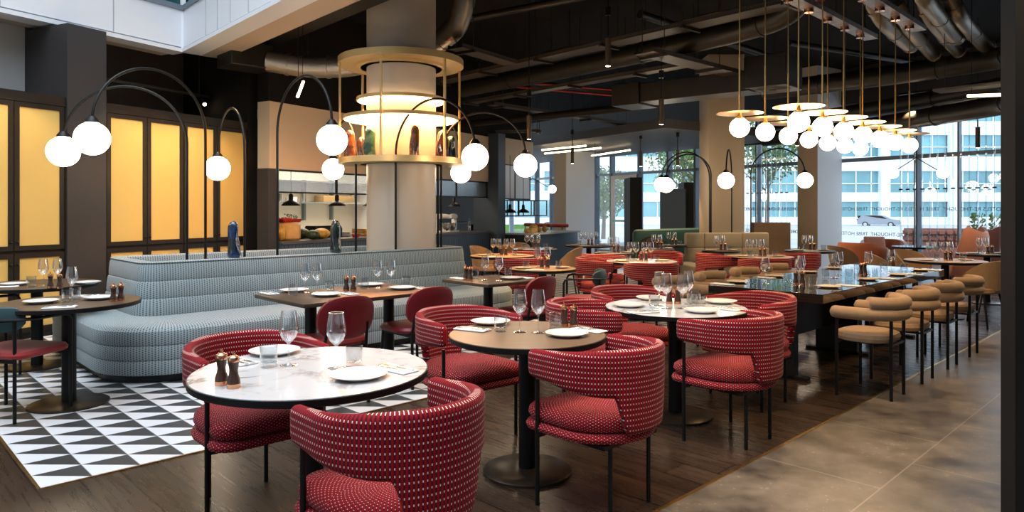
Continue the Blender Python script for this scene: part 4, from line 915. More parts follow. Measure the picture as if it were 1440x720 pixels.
def lay(key, items, tdesc=None):
    tdesc = tdesc or TAB[key]; by = {}
    for it in items: by.setdefault(it[0], []).append(it)
    for kd, L in by.items():
        L.sort(key=lambda q: q[1].x/q[1].y)
        for i, it in enumerate(L):
            nm, mk, dsc = MK[kd]; rk = rank(i, len(L)); p = it[1]; rz = it[2] if len(it) > 2 else 0
            o = put(nm, mk, '%s on the %s%s' % (dsc, tdesc, ', '+rk if rk else ''), (p.x, p.y, p.z), rz, KN_[kd]+' on the tables'); o['category'] = {'w': 'glass', 't': 'glass', 'p': 'plate', 'c': 'plate', 'm': 'mill', 'n': 'napkin', 'f': 'cutlery', 'k': 'cutlery'}[kd]
            if kd == 'p': pass
def tp(px, y, z=TZ+.0005): return at(px, y, z)
def nap(px, y, rz):
    p = tp(px, y); d = Vector((math.cos(rz), math.sin(rz), 0)); n = Vector((-d.y, d.x, 0))
    return [('n', p, rz), ('f', p+n*.016+Vector((0, 0, .0085))+d*.01, rz), ('k', p-n*.014+Vector((0, 0, .0085))+d*.005, rz)]
rd = math.radians
lay('T1', [('p', tp(386, 497)), ('p', tp(504, 531)), ('t', tp(378, 516)), ('t', tp(498, 516)), ('w', tp(406, 514)), ('w', tp(473, 518)), ('m', tp(311.5, 541)), ('m', tp(328.5, 545))]+nap(556, 520, rd(140))+nap(334, 509, rd(-40)), 'front marble table')
lay('T2', [('p', tp(690, 455)), ('p', tp(797, 472)), ('t', tp(704, 466)), ('t', tp(781, 463)), ('w', tp(731, 467)), ('w', tp(757, 468)), ('m', tp(793.5, 459)), ('m', tp(807, 460))]+nap(664, 464, rd(-30))+nap(828, 465, rd(135)), 'brown centre table')
lay('T3', [('p', tp(884, 431)), ('p', tp(916, 421)), ('p', tp(987, 439)), ('p', tp(1013, 426)), ('t', tp(920, 433)), ('t', tp(973, 431)), ('t', tp(986, 431.5)), ('t', tp(978, 425)), ('w', tp(927, 430)), ('w', tp(937, 434)), ('w', tp(960, 434)), ('w', tp(968, 428)), ('m', tp(941, 427)), ('m', tp(953, 427))]+nap(1022, 435, rd(133))+nap(905, 439.5, rd(20)), 'further marble table')
lay('Ta', [('p', tp(58, 426)), ('p', tp(141, 420.5)), ('t', tp(95, 424)), ('t', tp(106, 421)), ('w', tp(101, 419)), ('m', tp(159.5, 424)), ('m', tp(170, 422.5))]+nap(84, 433, rd(20))+nap(120, 417, rd(20)), 'nearer dark table at left')
lay('Tb', [('p', tp(20, 401)), ('p', tp(122, 399)), ('t', tp(44, 403)), ('w', tp(61, 402)), ('w', tp(81, 401)), ('m', tp(71, 405)), ('m', tp(84, 405.5)), ('n', tp(6, 404), .3)], 'further dark table at left')
lay('T4', [('p', tp(414, 410)), ('p', tp(459, 416)), ('p', tp(521, 402)), ('p', tp(566, 406.5)), ('w', tp(429, 412)), ('w', tp(446, 411.5)), ('w', tp(531.5, 405)), ('w', tp(550, 404.5)), ('t', tp(412, 415.5)), ('t', tp(464, 410.5)), ('t', tp(513, 405)), ('t', tp(571, 402.5)), ('m', tp(487, 409.5)), ('m', tp(497, 409.5))]+nap(490, 413.5, rd(130))+nap(594, 406, rd(130))+nap(379, 413, rd(130)), 'long dark table')
lay('T5', [('p', tp(720, 392.5)), ('w', tp(682, 394)), ('w', tp(702, 395)), ('t', tp(668, 391.5)), ('t', tp(715, 389)), ('m', tp(655, 393)), ('m', tp(661.5, 394)), ('n', tp(645, 392), rd(130)), ('n', tp(738, 391), rd(130))], 'small square table')
NP = []
lay('TC', [('c', tp(1166, 404)), ('c', tp(1220, 393.5)), ('c', tp(1262, 387)), ('c', tp(1294, 380.5)), ('c', tp(1037, 397)), ('c', tp(1090, 389)), ('c', tp(1137, 383)), ('c', tp(1172, 377.5)),
    ('w', tp(1076, 399)), ('w', tp(1124, 402)), ('w', tp(1126.5, 394)), ('w', tp(1174, 391)), ('w', tp(1180, 386.5)), ('w', tp(1221, 385.5)), ('w', tp(1253, 381.5)),
    ('t', tp(1059, 402)), ('t', tp(1108, 399)), ('t', tp(1143, 404)), ('t', tp(1161, 391)), ('t', tp(1194, 391.5)), ('t', tp(1206, 382)), ('t', tp(1243, 382)), ('t', tp(1271, 382)),
    ('m', tp(1119, 400)), ('m', tp(1128.5, 400.5)), ('m', tp(1211, 387)), ('m', tp(1216, 385.5)),
    ('n', tp(1016, 400), rd(134)), ('n', tp(1075, 391), rd(134)), ('n', tp(1194, 402), rd(134)), ('n', tp(1244, 392), rd(134)), ('n', tp(1282, 386), rd(134)), ('n', tp(1309, 380), rd(134))], 'glossy communal table')
def auto(key, px, Z, D, nw, label, extra=()):
    c = Vector((gx(px, Z), Z, TZ+.0005)); r = D/2; it = []
    it += [('c', c+Vector((-r*.58, -.05, 0))), ('c', c+Vector((r*.58, .02, 0)))]
    if D > .7: it += [('t', c+Vector((-.19, -.13, 0))), ('t', c+Vector((.18, -.08, 0)))]
    else: it += [('t', c+Vector((.10, -.13, 0)))]
    ws = [(-.05, .10), (.06, .12), (-.13, .13), (.15, .14), (0, .2)][:nw]
    it += [('w', c+Vector((x, y, 0))) for x, y in ws]
    it += [('m', c+Vector((-.01, -.03, 0))), ('m', c+Vector((.055, -.03, 0)))]
    if D > .7: it += [('n', c+Vector((-.1, -r*.72, 0)), .2)]
    lay(key, it, label)
auto('F1', 763, 7.95, .76, 2, 'pale oak table behind the square one'); auto('F2', 706, 10.1, .92, 4, 'oak table right of the banquette'); auto('F3', 752, 11.75, .75, 3, 'pale table before the navy counter')
auto('F4', 828, 12.9, .86, 4, 'dark table before the white column'); auto('F5', 902, 9.05, .9, 4, 'small mid-room marble table'); auto('F6', 864, 10.75, .6, 2, 'pale table behind the mid-room red chairs')
auto('F7', 925, 11.8, .55, 2, 'nearer narrow table by the green bench'); auto('F8', 946, 12.9, .5, 2, 'further narrow table by the green bench'); auto('F9', 1014, 11.3, .6, 2, 'dark table before the beige bench')
auto('F10', 1069, 9.9, .9, 3, 'oak table beyond the communal table'); auto('F11', 1139, 11.3, .76, 2, 'black table by the cream column'); auto('F12', 1329, 9.15, .95, 4, 'dark-edged oak table at right'); auto('F13', 1388, 10.5, .8, 2, 'far right pale table')
# ================================================================== FAR SEATING
t = thing('bench', 'beige high-back bench in front of the cream square column', 'bench', (4.15, 13.0, 0), rd(6))
mb = MB(); mb.rbox(-.95, .62, -.55, .05, .05, .45, .04, 3); mb.rbox(-1.25, -.75, -1.1, .0, .05, .45, .04, 3); mb.build('seat', 'beigebench', t)
for a, b in ((-.95, -.62), (-.62, .1), (.1, .62)):
    mb = MB(); mb.rbox(a, b, -.02, .16, .42, .70, .03, 3); mb.rbox(a, b, -.02, .16, .69, .97, .03, 3); mb.build('back_cushion', 'beigebench', t)
mb = MB(); mb.box(-.94, .6, -.5, .1, 0, .06); mb.build('plinth', 'black', t)
t = thing('bench', 'curved dark green velvet bench beyond the beige one', 'bench', (3.45, 15.0, 0), rd(0))
mb = MB(); mb.rbox(-.75, .95, -.5, .1, .08, .44, .05, 3); mb.build('seat', 'greenbench', t)
mb = MB(); mb.loft(rrect(-.85, .98, .05, .28, .1), [(-.03, .1), (0, .14), (0, .86), (-.02, .93), (-.07, .96)], zf=lambda x, y: .05*math.sin((x+.85)/1.83*PI/2) if True else 0); mb.build('backrest', 'greenbench', t)
mb = MB(); mb.box(-.7, .9, -.45, .1, 0, .09); mb.build('plinth', 'black', t)
mb = MB(); rr = random.Random(3)
for i in range(260):
    a = rr.random()*6.28; el = rr.random()*1.5; d = Vector((math.cos(a)*math.cos(el)*.26, math.sin(a)*math.cos(el)*.14, math.sin(el)*.18)); e = d*1.28+Vector((0, 0, -.02)); w = Vector((.02, .0, .01)); mb.add([d-w, d+w, e], [(0, 1, 2)])
mb.sphere((0, 0, 0), .25, 24, .75); o = mb.build('fur_throw', 'fur'); o.location = (gx(922, 14.3), 14.62, .63); tag(o, 'shaggy dark brown fur throw heaped at the left of the green bench', 'throw')
mb = MB(); mb.rbox(0, .78, 0, .25, 0, 1.12, .01, 1); o = mb.build('wood_screen', 'woodpanel'); o.location = (5.12, 14.9, 0); tag(o, 'oak-panelled low screen right of the cream square column', 'screen')
def tub():
    t = thing('tub_armchair', '', 'armchair'); vs = []; fs = []; n = 32; Kk = 10
    for i in range(n+1):
        g = 2*i/n-1; a = math.radians(128*g); top = .80-.22*max(0, abs(g)-.3)**1.3; p = Vector((.34*math.sin(a), -.34*math.cos(a), 0)); d = Vector((math.sin(a), -math.cos(a), 0))
        for k in range(Kk):
            q = 2*PI*k/Kk; o_ = .07*math.copysign(abs(math.cos(q))**.7, math.cos(q)); z = (.12+top)/2+(top-.12)/2*math.copysign(abs(math.sin(q))**.5, math.sin(q)); vs.append(p+d*(o_+.12*(z-.3))+Vector((0, 0, z)))
    for i in range(n):
        for k in range(Kk): l = (k+1) % Kk; fs.append((i*Kk+k, (i+1)*Kk+k, (i+1)*Kk+l, i*Kk+l))
    fs += [list(range(Kk)), [n*Kk+k for k in range(Kk)][::-1]]; MB().add(vs, fs).build('backrest', 'terracotta', t)
    mb = MB(); mb.loft(rrect(-.28, .28, -.28, .36, .16), [(-.03, .12), (0, .16), (.01, .38), (-.02, .43), (-.1, .45)]); mb.build('seat', 'terracotta', t)
    mb = MB(); mb.lathe([(0, 0), (.2, 0), (.2, .02), (.03, .03), (.03, .13), (0, .13)], 28); mb.build('base', 'black', t); return t
put('tub', tub, 'terracotta velvet tub armchair nearer the white column, turned away', (gx(1214, 13.1), 13.1, 0), rd(-60), 'terracotta tub armchairs')
put('tub', tub, 'terracotta velvet tub armchair by the window holding a cushion', (gx(1243, 14.2), 14.2, 0), rd(160), 'terracotta tub armchairs')
mb = MB(); mb.loft(rrect(-.2, .2, -.2, .2, .03), [(-.06, -.04), (0, 0), (-.06, .04)]); o = mb.build('cushion', 'pink'); o.location = (gx(1236, 14.1), 14.25, .66); o.rotation_euler = (rd(70), 0, rd(-10)); tag(o, 'square dusty pink cushion in the window-side tub armchair', 'cushion')
def wing():
    t = thing('wing_armchair', '', 'armchair'); vs = []; fs = []; n = 30; Kk = 10
    for i in range(n+1):
        g = 2*i/n-1; a = math.radians(105*g); top = 1.02+.09*math.exp(-((abs(g)-.60)/.24)**2)-.42*max(0, abs(g)-.72)/.28; p = Vector((.27*math.sin(a), -.25*math.cos(a), 0)); d = Vector((math.sin(a), -math.cos(a), 0))
        for k in range(Kk): q = 2*PI*k/Kk; o_ = .055*math.copysign(abs(math.cos(q))**.7, math.cos(q)); z = (.2+top)/2+(top-.2)/2*math.copysign(abs(math.sin(q))**.5, math.sin(q)); vs.append(p+d*(o_+.04*(z-.3))+Vector((0, 0, z)))
    for i in range(n):
        for k in range(Kk): l = (k+1) % Kk; fs.append((i*Kk+k, (i+1)*Kk+k, (i+1)*Kk+l, i*Kk+l))
    fs += [list(range(Kk)), [n*Kk+k for k in range(Kk)][::-1]]; MB().add(vs, fs).build('backrest', 'pink', t)
    mb = MB(); mb.loft(rrect(-.24, .24, -.22, .28, .1), [(-.03, .22), (0, .25), (.01, .40), (-.02, .45), (-.1, .47)]); mb.build('seat', 'pink', t)
    for sx in (-1, 1):
        for sy in (-1, 1): mb = MB(); mb.cyl((sx*.22, sy*.2, 0), (sx*.2, sy*.18, .24), .015, 8); mb.build('leg', 'black', t)
    return t
put('wing', wing, 'pink velvet wing armchair left of the pair at the right window', (gx(1360, 12.3), 12.3, 0), rd(35), 'pink wing armchairs'); put('wing', wing, 'pink velvet wing armchair right of the pair, closer to the glass', (gx(1389, 13.0), 13.0, 0), rd(-60), 'pink wing armchairs')
# vestibule panels by the entrance
def vest(px0, px1, Z, z0, z1, m, name, label, d=.08):
    mb = MB(); x0, x1 = gx(px0, Z), gx(px1, Z); mb.rbox(0, x1-x0, 0, d, 0, z1-z0, .005, 1); o = mb.build(name, m); o.location = (x0, Z, z0); tag(o, label, 'panel')
vest(886, 903, 17.0, 0, 2.17, 'blackmatte', 'entrance_panel', 'black upright panel beside the entrance door', .9)
vest(929, 964, 16.6, 0, 1.88, mat('slate_blue_panel', (.10, .13, .17), .6), 'entrance_panel', 'slate blue panel behind the green bench')
vest(962, 976, 17.0, 0, 2.05, 'cabinetframe', 'entrance_panel', 'dark brown upright panel right of the slate blue one', .6)
# ================================================================== CEILING SERVICES
TRA = 'perforated cable trays'
def tray(a, b, z, label, w=.22):
    a, b = Vector((*a, 0)), Vector((*b, 0)); d = b-a; t = thing('cable_tray', label, 'cable tray', (a.x, a.y, z), math.atan2(d.y, d.x), TRA); L = d.length
    mb = MB(); mb.box(0, L, -w/2, w/2, 0, .006); mb.box(0, L, -w/2, -w/2+.006, 0, .055); mb.box(0, L, w/2-.006, w/2, 0, .055); mb.build('tray', 'tray', t)
    for i in range(int(L/1.3)+1):
        x = min(L-.05, .2+1.3*i); mb = MB(); mb.cyl((x, -w/2-.02, -.01), (x, -w/2-.02, 4.55-z), .006, 5); mb.cyl((x, w/2+.02, -.01), (x, w/2+.02, 4.55-z), .006, 5); mb.box(x-.02, x+.02, -w/2-.05, w/2+.05, -.035, 0); mb.build('hanger', 'duct', t)
    return t
def zpt(px, y, z): p = at(px, y, z); return (p.x, p.y)
tray(zpt(612, 119, 3.66), zpt(1135, 2, 3.66), 3.66, 'long cable tray carrying copper hose, crossing from the ring shelf to the pendants', .30)
tray(zpt(655, 147, 3.4), zpt(968, 93, 3.4), 3.4, 'cable tray running below and beyond the copper-hose tray', .2)
tray(zpt(905, 68, 3.42), zpt(1030, 100, 3.42), 3.36, 'short cable tray crossing towards the rectangular duct', .3)
tray(zpt(640, 68, 3.5), zpt(718, 91, 3.5), 3.5, 'short cable tray right of the ring shelf top', .25)
tray(zpt(690, 148, 3.3), zpt(880, 176, 3.3), 3.3, 'cable tray above the kitchen corner leading to the windows', .2)
tray(zpt(600, 190, 3.1)[:2], zpt(760, 192, 3.0)[:2], 3.1, 'low cable tray above the hood panel', .2)
a = Vector((*zpt(612, 119, 3.66), 3.76)); b = Vector((*zpt(1135, 2, 3.66), 3.76)); nrm = (b-a).cross(Vector((0, 0, 1))).normalized()
pts = [a+(b-a)*i/160-nrm*(.08)+Vector((0, 0, .03*math.sin(i*.11))) for i in range(161)]
mb = MB(); mb.tube(pts, .022, 8, rf=lambda q: .022+.006*math.sin(q*900)); tag(mb.build('flexible_hose', mat('copper_hose', (.40, .24, .12), .35, metal=.8)), 'long corrugated copper hose lying on the cable tray', 'hose')
def duct(pts, r, label, m='duct', group='round ducts'):
    P_ = [Vector(p) for p in pts]; t = thing('air_duct', label, 'duct', tuple(P_[0]), 0, group); L = [p-P_[0] for p in P_]; mb = MB()
    cs = []
    for i in range(len(L)-1):
        k = 6
        for j in range(k): cs.append(L[i].lerp(L[i+1], j/k))
    cs.append(L[-1])
    for _ in range(3): cs = [cs[0]]+[(cs[i-1]+cs[i]*2+cs[i+1])/4 for i in range(1, len(cs)-1)]+[cs[-1]]
    mb.tube(cs, r, 20); mb.build('duct_run', m, t)
    for i in range(3, len(cs)-2, 6):
        d = (cs[i+1]-cs[i-1]).normalized(); mb = MB(); mb.cyl(cs[i]-d*.02, cs[i]+d*.02, r+.012, 20); mb.build('joint_band', m, t)
    for i in range(6, len(cs)-2, 12):
        mb = MB(); mb.cyl(cs[i]+Vector((0, 0, r*.9)), Vector((cs[i].x, cs[i].y, 4.55-P_[0].z)), .006, 5); mb.build('hanger', 'duct', t)
def zp(px, y, z): return (*zpt(px, y, z), z)
duct([zp(650, 126, 3.62), zp(800, 97, 3.62), zp(1034, 46, 3.62), zp(1110, 22, 3.66), (3.5, 7.3, 4.2)], .14, 'long dark round duct running beneath the copper-hose tray')
duct([(-3.45, 9.95, 3.5), (-2.9, 10.0, 3.42), (-2.3, 9.95, 3.42), (-1.2, 9.65, 3.6), (-.75, 9.4, 3.8), (-.62, 9.3, 4.2), (-.62, 9.3, 4.5)], .15, 'crinkled foil duct passing behind the round column and turning up', 'silverduct')
mb = MB(); mb.rbox(-.3, .3, -.25, .25, -.17, .17, .01, 1); o = mb.build('duct_box', 'duct'); o.location = (-3.75, 9.9, 3.55); o.rotation_euler = (0, 0, A0); tag(o, 'dark square duct box joined to the foil duct left of the column', 'duct')
# rectangular duct with diffuser
a = Vector((*zpt(862, 150, 3.1), 0)); b = Vector((*zpt(1108, 124, 3.1), 0)); d = b-a
t = thing('rectangular_duct', 'large rectangular dark duct with round grille above the cream column', 'duct', (a.x, a.y, 3.1), math.atan2(d.y, d.x))
L = d.length; mb = MB(); mb.rbox(0, .5, -.05, .6, 0, .35, .01, 1); mb.rbox(.5, L-.55, 0, .5, .03, .33, .01, 1); mb.rbox(L-.6, L, -.08, .65, .05, .5, .01, 1); mb.build('duct_body', 'duct', t)
mb = MB(); [mb.lathe([(r, -.001), (r+.02, -.012), (r+.025, -.001)], 32, Matrix.Translation((L-.3, .28, .05))) for r in (.06, .1, .14, .18, .22)]; mb.build('round_grille', 'ductpaint', t)
for x in (.2, 1.4, L-.2): mb = MB(); mb.cyl((x, .05, .3), (x, .05, 1.45), .006, 5); mb.build('hanger', 'duct', t)
for i, (y0, y1, z, r) in enumerate(((196, 158, 3.0, .16), (176, 132, 3.35, .15), (128, 92, 3.7, .17))):
    duct([zp(1075, y0, z), zp(1240, (y0+y1)/2-2, z), zp(1409, y1-10, z), zp(1430, y1-18, z)], r, ['low dark round duct along the right windows', 'middle dark round duct along the right windows', 'upper dark round duct along the right windows'][i])
for i, (x, y, x2, y2) in enumerate(((1240, 30, 1275, 62), (1275, 35, 1310, 75), (1312, 30, 1345, 70), (1350, 25, 1385, 65), (1300, 0, 1340, 50))):
    duct([zp(x-15, y-30, 4.2), zp(x, y, 3.95), zp(x2, y2, 3.9), zp(x2+8, y2+4, 3.88)], .10, 'bent foil duct outlet at upper right, %s' % rank(i, 5), 'silverduct', 'foil duct outlets')
# background service clutter: pipes
for i, (x0, y0, x1, y1, z, r, m, lab) in enumerate(((640, 30, 900, -20, 4.2, .05, 'duct', 'thin dark pipe high above the copper-hose tray'), (630, 100, 860, 130, 3.9, .05, 'duct', 'dark pipe above the ring shelf leading to the windows'), (720, 122, 880, 136, 3.75, .018, 'redcable', 'thin red pipe under the dark ceiling'), (735, 116, 900, 130, 3.8, .015, 'redcable', 'second thin red pipe beside the first'),
    (900, 150, 620, 178, 3.2, .07, 'duct', 'dark pipe over the kitchen corner'), (860, 60, 1090, 118, 3.9, .05, 'duct', 'dark pipe above the rectangular duct'), (900, 20, 1100, 85, 4.3, .06, 'duct', 'dark pipe high behind the left pendant row'), (1110, 60, 1300, 90, 4.1, .05, 'duct', 'dark pipe behind the pendant stems'), (1060, 8, 1160, 0, 4.0, .015, 'redcable', 'thin red cable near the pendant rails'))):
    mb = MB(); mb.cyl(zp(x0, y0, z), zp(x1, y1, z), r, 12); tag(mb.build('ceiling_pipe', m), lab, 'pipe', 'ceiling pipes')
# cylinder downlights
def dl(H=1.5):
    t = thing('cylinder_downlight', '', 'downlight'); mb = MB(); mb.lathe([(0, 0), (.028, 0), (.035, .0), (.035, .34), (0, .34)], 20); mb.build('housing', mat('bronze_lamp', (.10, .07, .045), .4, metal=.5), t)
    mb = MB(); mb.lathe([(0, -.002), (.026, -.002), (.026, .0), (0, 0)], 16); mb.build('lens', 'bulb', t); mb = MB(); mb.cyl((0, 0, .34), (0, 0, .62), .010, 6); mb.lathe([(0, .62), (.034, .62), (.034, .72), (0, .72)], 16); mb.cyl((0, 0, .72), (0, 0, H), .006, 6); mb.build('stem', 'black', t); return t
DLS = [(744, 196, 10.2, 'bronze cylinder downlight above the oak tables, left of the rectangular duct'), (930, 175, 9.4, 'bronze cylinder downlight beneath the rectangular duct'), (855, 93, 8.6, 'short cylinder downlight under the copper-hose tray'), (805, 230, 15, 'dark cylinder downlight before the white column'),
       (901, 234, 15.9, 'cylinder downlight near the entrance door, left'), (953, 233, 15.2, 'cylinder downlight near the entrance door, right'), (1121, 205, 13.5, 'cylinder downlight behind the first pendants'), (1375, 208, 11.5, 'cylinder downlight in front of the right window')]
for px, yb, Z, lab in DLS:
    z = 1.42+(293-yb)*Z/FPX; o = dl(max(.75, (3.06 if px in (901, 953) else 4.55)-z)); o.location = (gx(px, Z), Z, z); o['label'] = lab; o['group'] = 'cylinder downlights'
    if z > 2: spot('downlight', (gx(px, Z), Z, z-.02), (gx(px, Z), Z, 0), 110, 75)
# track with spots by the cabinets
t = thing('track_light', 'black ceiling track with spotlights above the gold-panelled cabinets', 'track light', tuple(TL @ Vector((.05, .75, 3.08))), math.atan2(LD.y, LD.x))
mb = MB(); mb.box(0, 2.1, -.02, .02, 0, .04); mb.build('track', 'duct', t)
for x in (.3, 1.9): mb = MB(); mb.cyl((x, 0, .04), (x, 0, 1.6), .005, 5); mb.build('hanger', 'duct', t)
for x in (.10, 1.95):
    mb = MB(); mb.cyl((x, -.05, -.10), (x, 0, -.01), .035, 14); h = mb.build('spotlight', 'black', t); mb = MB(); mb.sphere((x, -.055, -.107), .025, 12); mb.build('lens', 'bulb', h)
for s in (-2.2, -1.1, .25, .8, 1.3):
    spot('cabinet_spot', tuple(TL @ Vector((s, -.75, 3.0))), tuple(TL @ Vector((s, 0, 1.3))), 34, 85, (1, .72, .38))
# linear lights
def lin(a, b, label, r=.02, hang=True):
    a, b = Vector(a), Vector(b); t = thing('linear_light', label, 'lamp', tuple(a), 0, 'linear lights'); L = b-a; mb = MB(); mb.cyl((0, 0, 0), L, r, 10); mb.build('tube', 'linled', t)
    if hang:
        for q in (.1, .9): mb = MB(); c = L*q; mb.cyl(c+Vector((0, 0, r)), (c.x, c.y, (3.06 if a.y > 13 else 4.55)-a.z), .004, 5); mb.build('cable', 'black', t)
lin(zp(762, 211, 2.96), zp(824, 205, 2.96), 'upper linear light on the soffit by the kitchen'); lin(zp(766, 216, 2.93), zp(845, 208, 2.93), 'second linear light on the soffit just below the first'); lin(zp(832, 219, 2.93), zp(886, 211, 2.93), 'linear light on the soffit above the white column')
lin((gx(426.5, 9.2), 9.2, 1.42+178*9.2/FPX), (gx(432, 9.0), 8.6, 1.42+147*9.2/FPX), 'short tilted linear light hanging left of the ring shelf', .018)
lin((gx(1361, 9.4), 9.4, 1.42+158*9.4/FPX), (gx(1418, 8.9), 8.9, 1.42+160*8.9/FPX), 'linear light hanging by the black post at upper right'); 
t = thing('hanging_panel', 'pale ribbed hanging ceiling panel at upper right', 'panel', (gx(1352, 9.5), 9.5, 1.42+168*9.5/FPX), rd(-48))  # plain ribbed ceiling panel hung on thin rods
mb = MB(); mb.box(-.3, .55, -.16, .16, 0, .02); [mb.box(-.3, .55, y, y+.01, -.012, 0) for y in (-.15, -.09, -.03, .03, .09, .14)]; mb.build('slab', 'ductpaint', t); mb = MB(); [mb.cyl((x, 0, .02), (x, 0, 1.52), .004, 5) for x in (-.2, .45)]; mb.build('hanger', 'black', t)
# Y-shaped globe chandelier before the right window, small globes deeper left
def ych(x, y, z, label, rz):
    t = thing('branched_globe_pendant', label, 'pendant lamp', (x, y, z), rz, 'branched globe pendants'); mb = MB(); mb.cyl((0, 0, .28), (0, 0, 4.55-z), .006, 6); mb.cyl((0, 0, .28), (-.36, 0, .05), .008, 6); mb.cyl((0, 0, .28), (.45, 0, .02), .008, 6); mb.build('branches', 'black', t)
    for sx, zz in ((-.43, 0), (.5, 0)): mb = MB(); mb.sphere((sx, 0, zz), .105, 24); mb.build('globe', 'globe', t)
ych(gx(1288, 13.0), 13.0, 1.42+50*13/FPX, 'branched two-globe pendant hanging at the right window', 0)
ych(gx(749, 18), 18, 1.42+27*18/FPX, 'branched two-globe pendant at the far left windows', 0)
# glass rod screen
t = thing('glass_rod_screen', 'screen of hanging clear glass rods before the right window', 'screen', tuple(Wp(-.3, -.75)), math.atan2(WD.y, WD.x))
mb = MB(); mb.box(-.9, 1.9, -.02, .02, 3.70, 3.74); mb.build('top_rail', 'black', t)
for i in range(20):
    x = -.8+.14*i
    for zz, nm in ((3.7, 0),):
        mb = MB(); mb.cyl((x, 0, .35), (x, 0, 3.7), .013, 8); r = mb.build('rod', 'rod', t); mb = MB(); mb.cyl((x-.035, 0, 1.80), (x+.035, 0, 1.80), .014, 8); mb.build('connector', 'black', r)
t = thing('glass_rod_screen', 'screen of hanging clear glass rods left of the cream wall column', 'screen', tuple(Wp(4.45, -.35)), math.atan2(WD.y, WD.x))
mb = MB(); mb.box(-.1, 1.2, -.02, .02, 3.0, 3.04); mb.build('top_rail', 'black', t)
for i in range(9):
    x = .14*i; mb = MB(); mb.cyl((x, 0, .35), (x, 0, 3.0), .013, 8); r = mb.build('rod', 'rod', t); mb = MB(); mb.cyl((x-.035, 0, 1.80), (x+.035, 0, 1.80), .014, 8); mb.build('connector', 'black', r)
# mirrored vinyl lettering on the glass (reads from the street)
def vinyl(txt, s, z, size, label, wn):
    cu = bpy.data.curves.new('txt', 'FONT'); cu.body = txt; cu.size = size; cu.extrude = .001; cu.align_x = 'LEFT'
    o = bpy.data.objects.new('tmp', cu); COL.objects.link(o); dg = bpy.context.evaluated_depsgraph_get(); dg.update(); me = bpy.data.meshes.new_from_object(o.evaluated_get(dg)); bpy.data.objects.remove(o)
    me.materials.clear(); me.materials.append(M['letter']); q = bpy.data.objects.new('window_lettering', me); COL.objects.link(q)
    X = Vector((WD.x, WD.y, 0)); Zz = Vector((0, 0, 1)); nn = X.cross(Zz)
    p = Wp(s, .012, z); q.matrix_world = Matrix(((X.x, 0, -nn.x, p.x), (X.y, 0, -nn.y, p.y), (0, 1, 0, p.z), (0, 0, 0, 1))); tag(q, label, 'lettering', 'vinyl lettering on the windows')
LT = 'HOTELS RE-THOUGHT. TRIBE '
vinyl(LT*5, -1.5, 1.37, .11, 'upper line of mirrored grey letters on the right window', 0)
vinyl(LT*5, -1.5, .82, .11, 'lower line of mirrored grey letters on the right window', 0)
vinyl(LT*2, 4.3, 1.37, .11, 'upper line of mirrored grey letters left of the cream wall column', 0); vinyl(LT, 4.3, .82, .11, 'lower line of mirrored grey letters behind the oak screen', 0)
vinyl(LT*2, 10.95, 1.37, .11, 'mirrored grey letters on the window left of the door', 0)
# ================================================================== OUTSIDE
mb = MB(); a, b = Wp(-60, .2), Wp(60, .2); c, d = b+Vector((90, 80, 0)), a+Vector((60, 90, 0))
mb.add([(a.x, a.y, -.05), (60, 10, -.05), (120, 110, -1.0), (-40, 140, -1.0), (b.x, b.y, -.05)], [(0, 1, 2, 3, 4)], None, False); o = mb.build('ground', 'asphalt'); o['kind'] = 'structure'
t = thing('office_building', 'white office building with teal window bands across the street', 'building', (0, 92, -1.0))
mb = MB(); mb.box(-30, 110, .6, 12, 0, 26)
for z0, z1 in ((0, 1.3), (3.3, 4.5), (7.3, 9.2), (12, 13.8), (16.5, 18), (21, 26)): mb.box(-30, 110, 0, .6, z0, z1)
mb.build('wall', 'facade', t)
for z0, z1 in ((1.3, 3.3), (4.5, 7.3), (9.2, 12), (13.8, 16.5), (18, 21)): mb = MB(); mb.box(-30, 110, .35, .45, z0, z1); mb.build('window_band', 'winteal', t)
mb = MB()
for i in range(70):
    x = -29+2*i; [mb.box(x, x+.12, .2, .36, z0, z1) for z0, z1 in ((1.3, 3.3), (4.5, 7.3), (9.2, 12), (13.8, 16.5), (18, 21))]
for i in range(15): x = -24+9*i; mb.box(x, x+1.2, -.5, .35, 0, 21)
for z in (5.6, 10.4): mb.box(-30, 110, .2, .36, z, z+.12)
mb.build('mullion', 'facade', t)
t = thing('car', 'silver estate car parked across the street', 'car', (gx(1236, 84), 84, -.80), rd(-35))
def carbody(w, prof): 
    mb = MB(); n = len(prof); vs = [(x, -w*(1 if z < .85 else .82), z) for x, z in prof]+[(x, w*(1 if z < .85 else .82), z) for x, z in prof]; fs = [list(range(n)), [n+i for i in range(n)][::-1]]+[[i, n+i, n+(i+1) % n, (i+1) % n] for i in range(n)]; return mb.add(vs, fs, None, False)
carbody(.88, [(-2.2, .3), (-2.25, .75), (-2.1, .95), (-1.75, 1.42), (-.2, 1.48), (.5, 1.36), (1.2, .95), (2.1, .82), (2.25, .5), (2.2, .3)]).build('body', 'carpaint', t)
carbody(.90, [(-1.95, .98), (-1.68, 1.33), (-.2, 1.38), (.45, 1.28), (.95, .98)]).build('side_window', 'blackmatte', t)
mb = MB(); mb.box(-2.22, -1.9, -.65, .65, 1.0, 1.34, Matrix.Translation((.02, 0, 0))); mb.build('rear_window', 'blackmatte', t)
for x in (-1.35, 1.35):
    for y in (-.85, .85): mb = MB(); mb.cyl((x, y-.1, .32), (x, y+.1, .32), .32, 24); w = mb.build('wheel', 'rubber', t); mb = MB(); mb.cyl((x, y-.11, .32), (x, y+.11, .32), .2, 16); mb.build('rim', 'steel', w)
for y in (-.7, .7): mb = MB(); mb.rbox(-2.3, -2.15, y-.16, y+.16, .78, .95, .02, 1); mb.build('tail_light', 'lens', t)
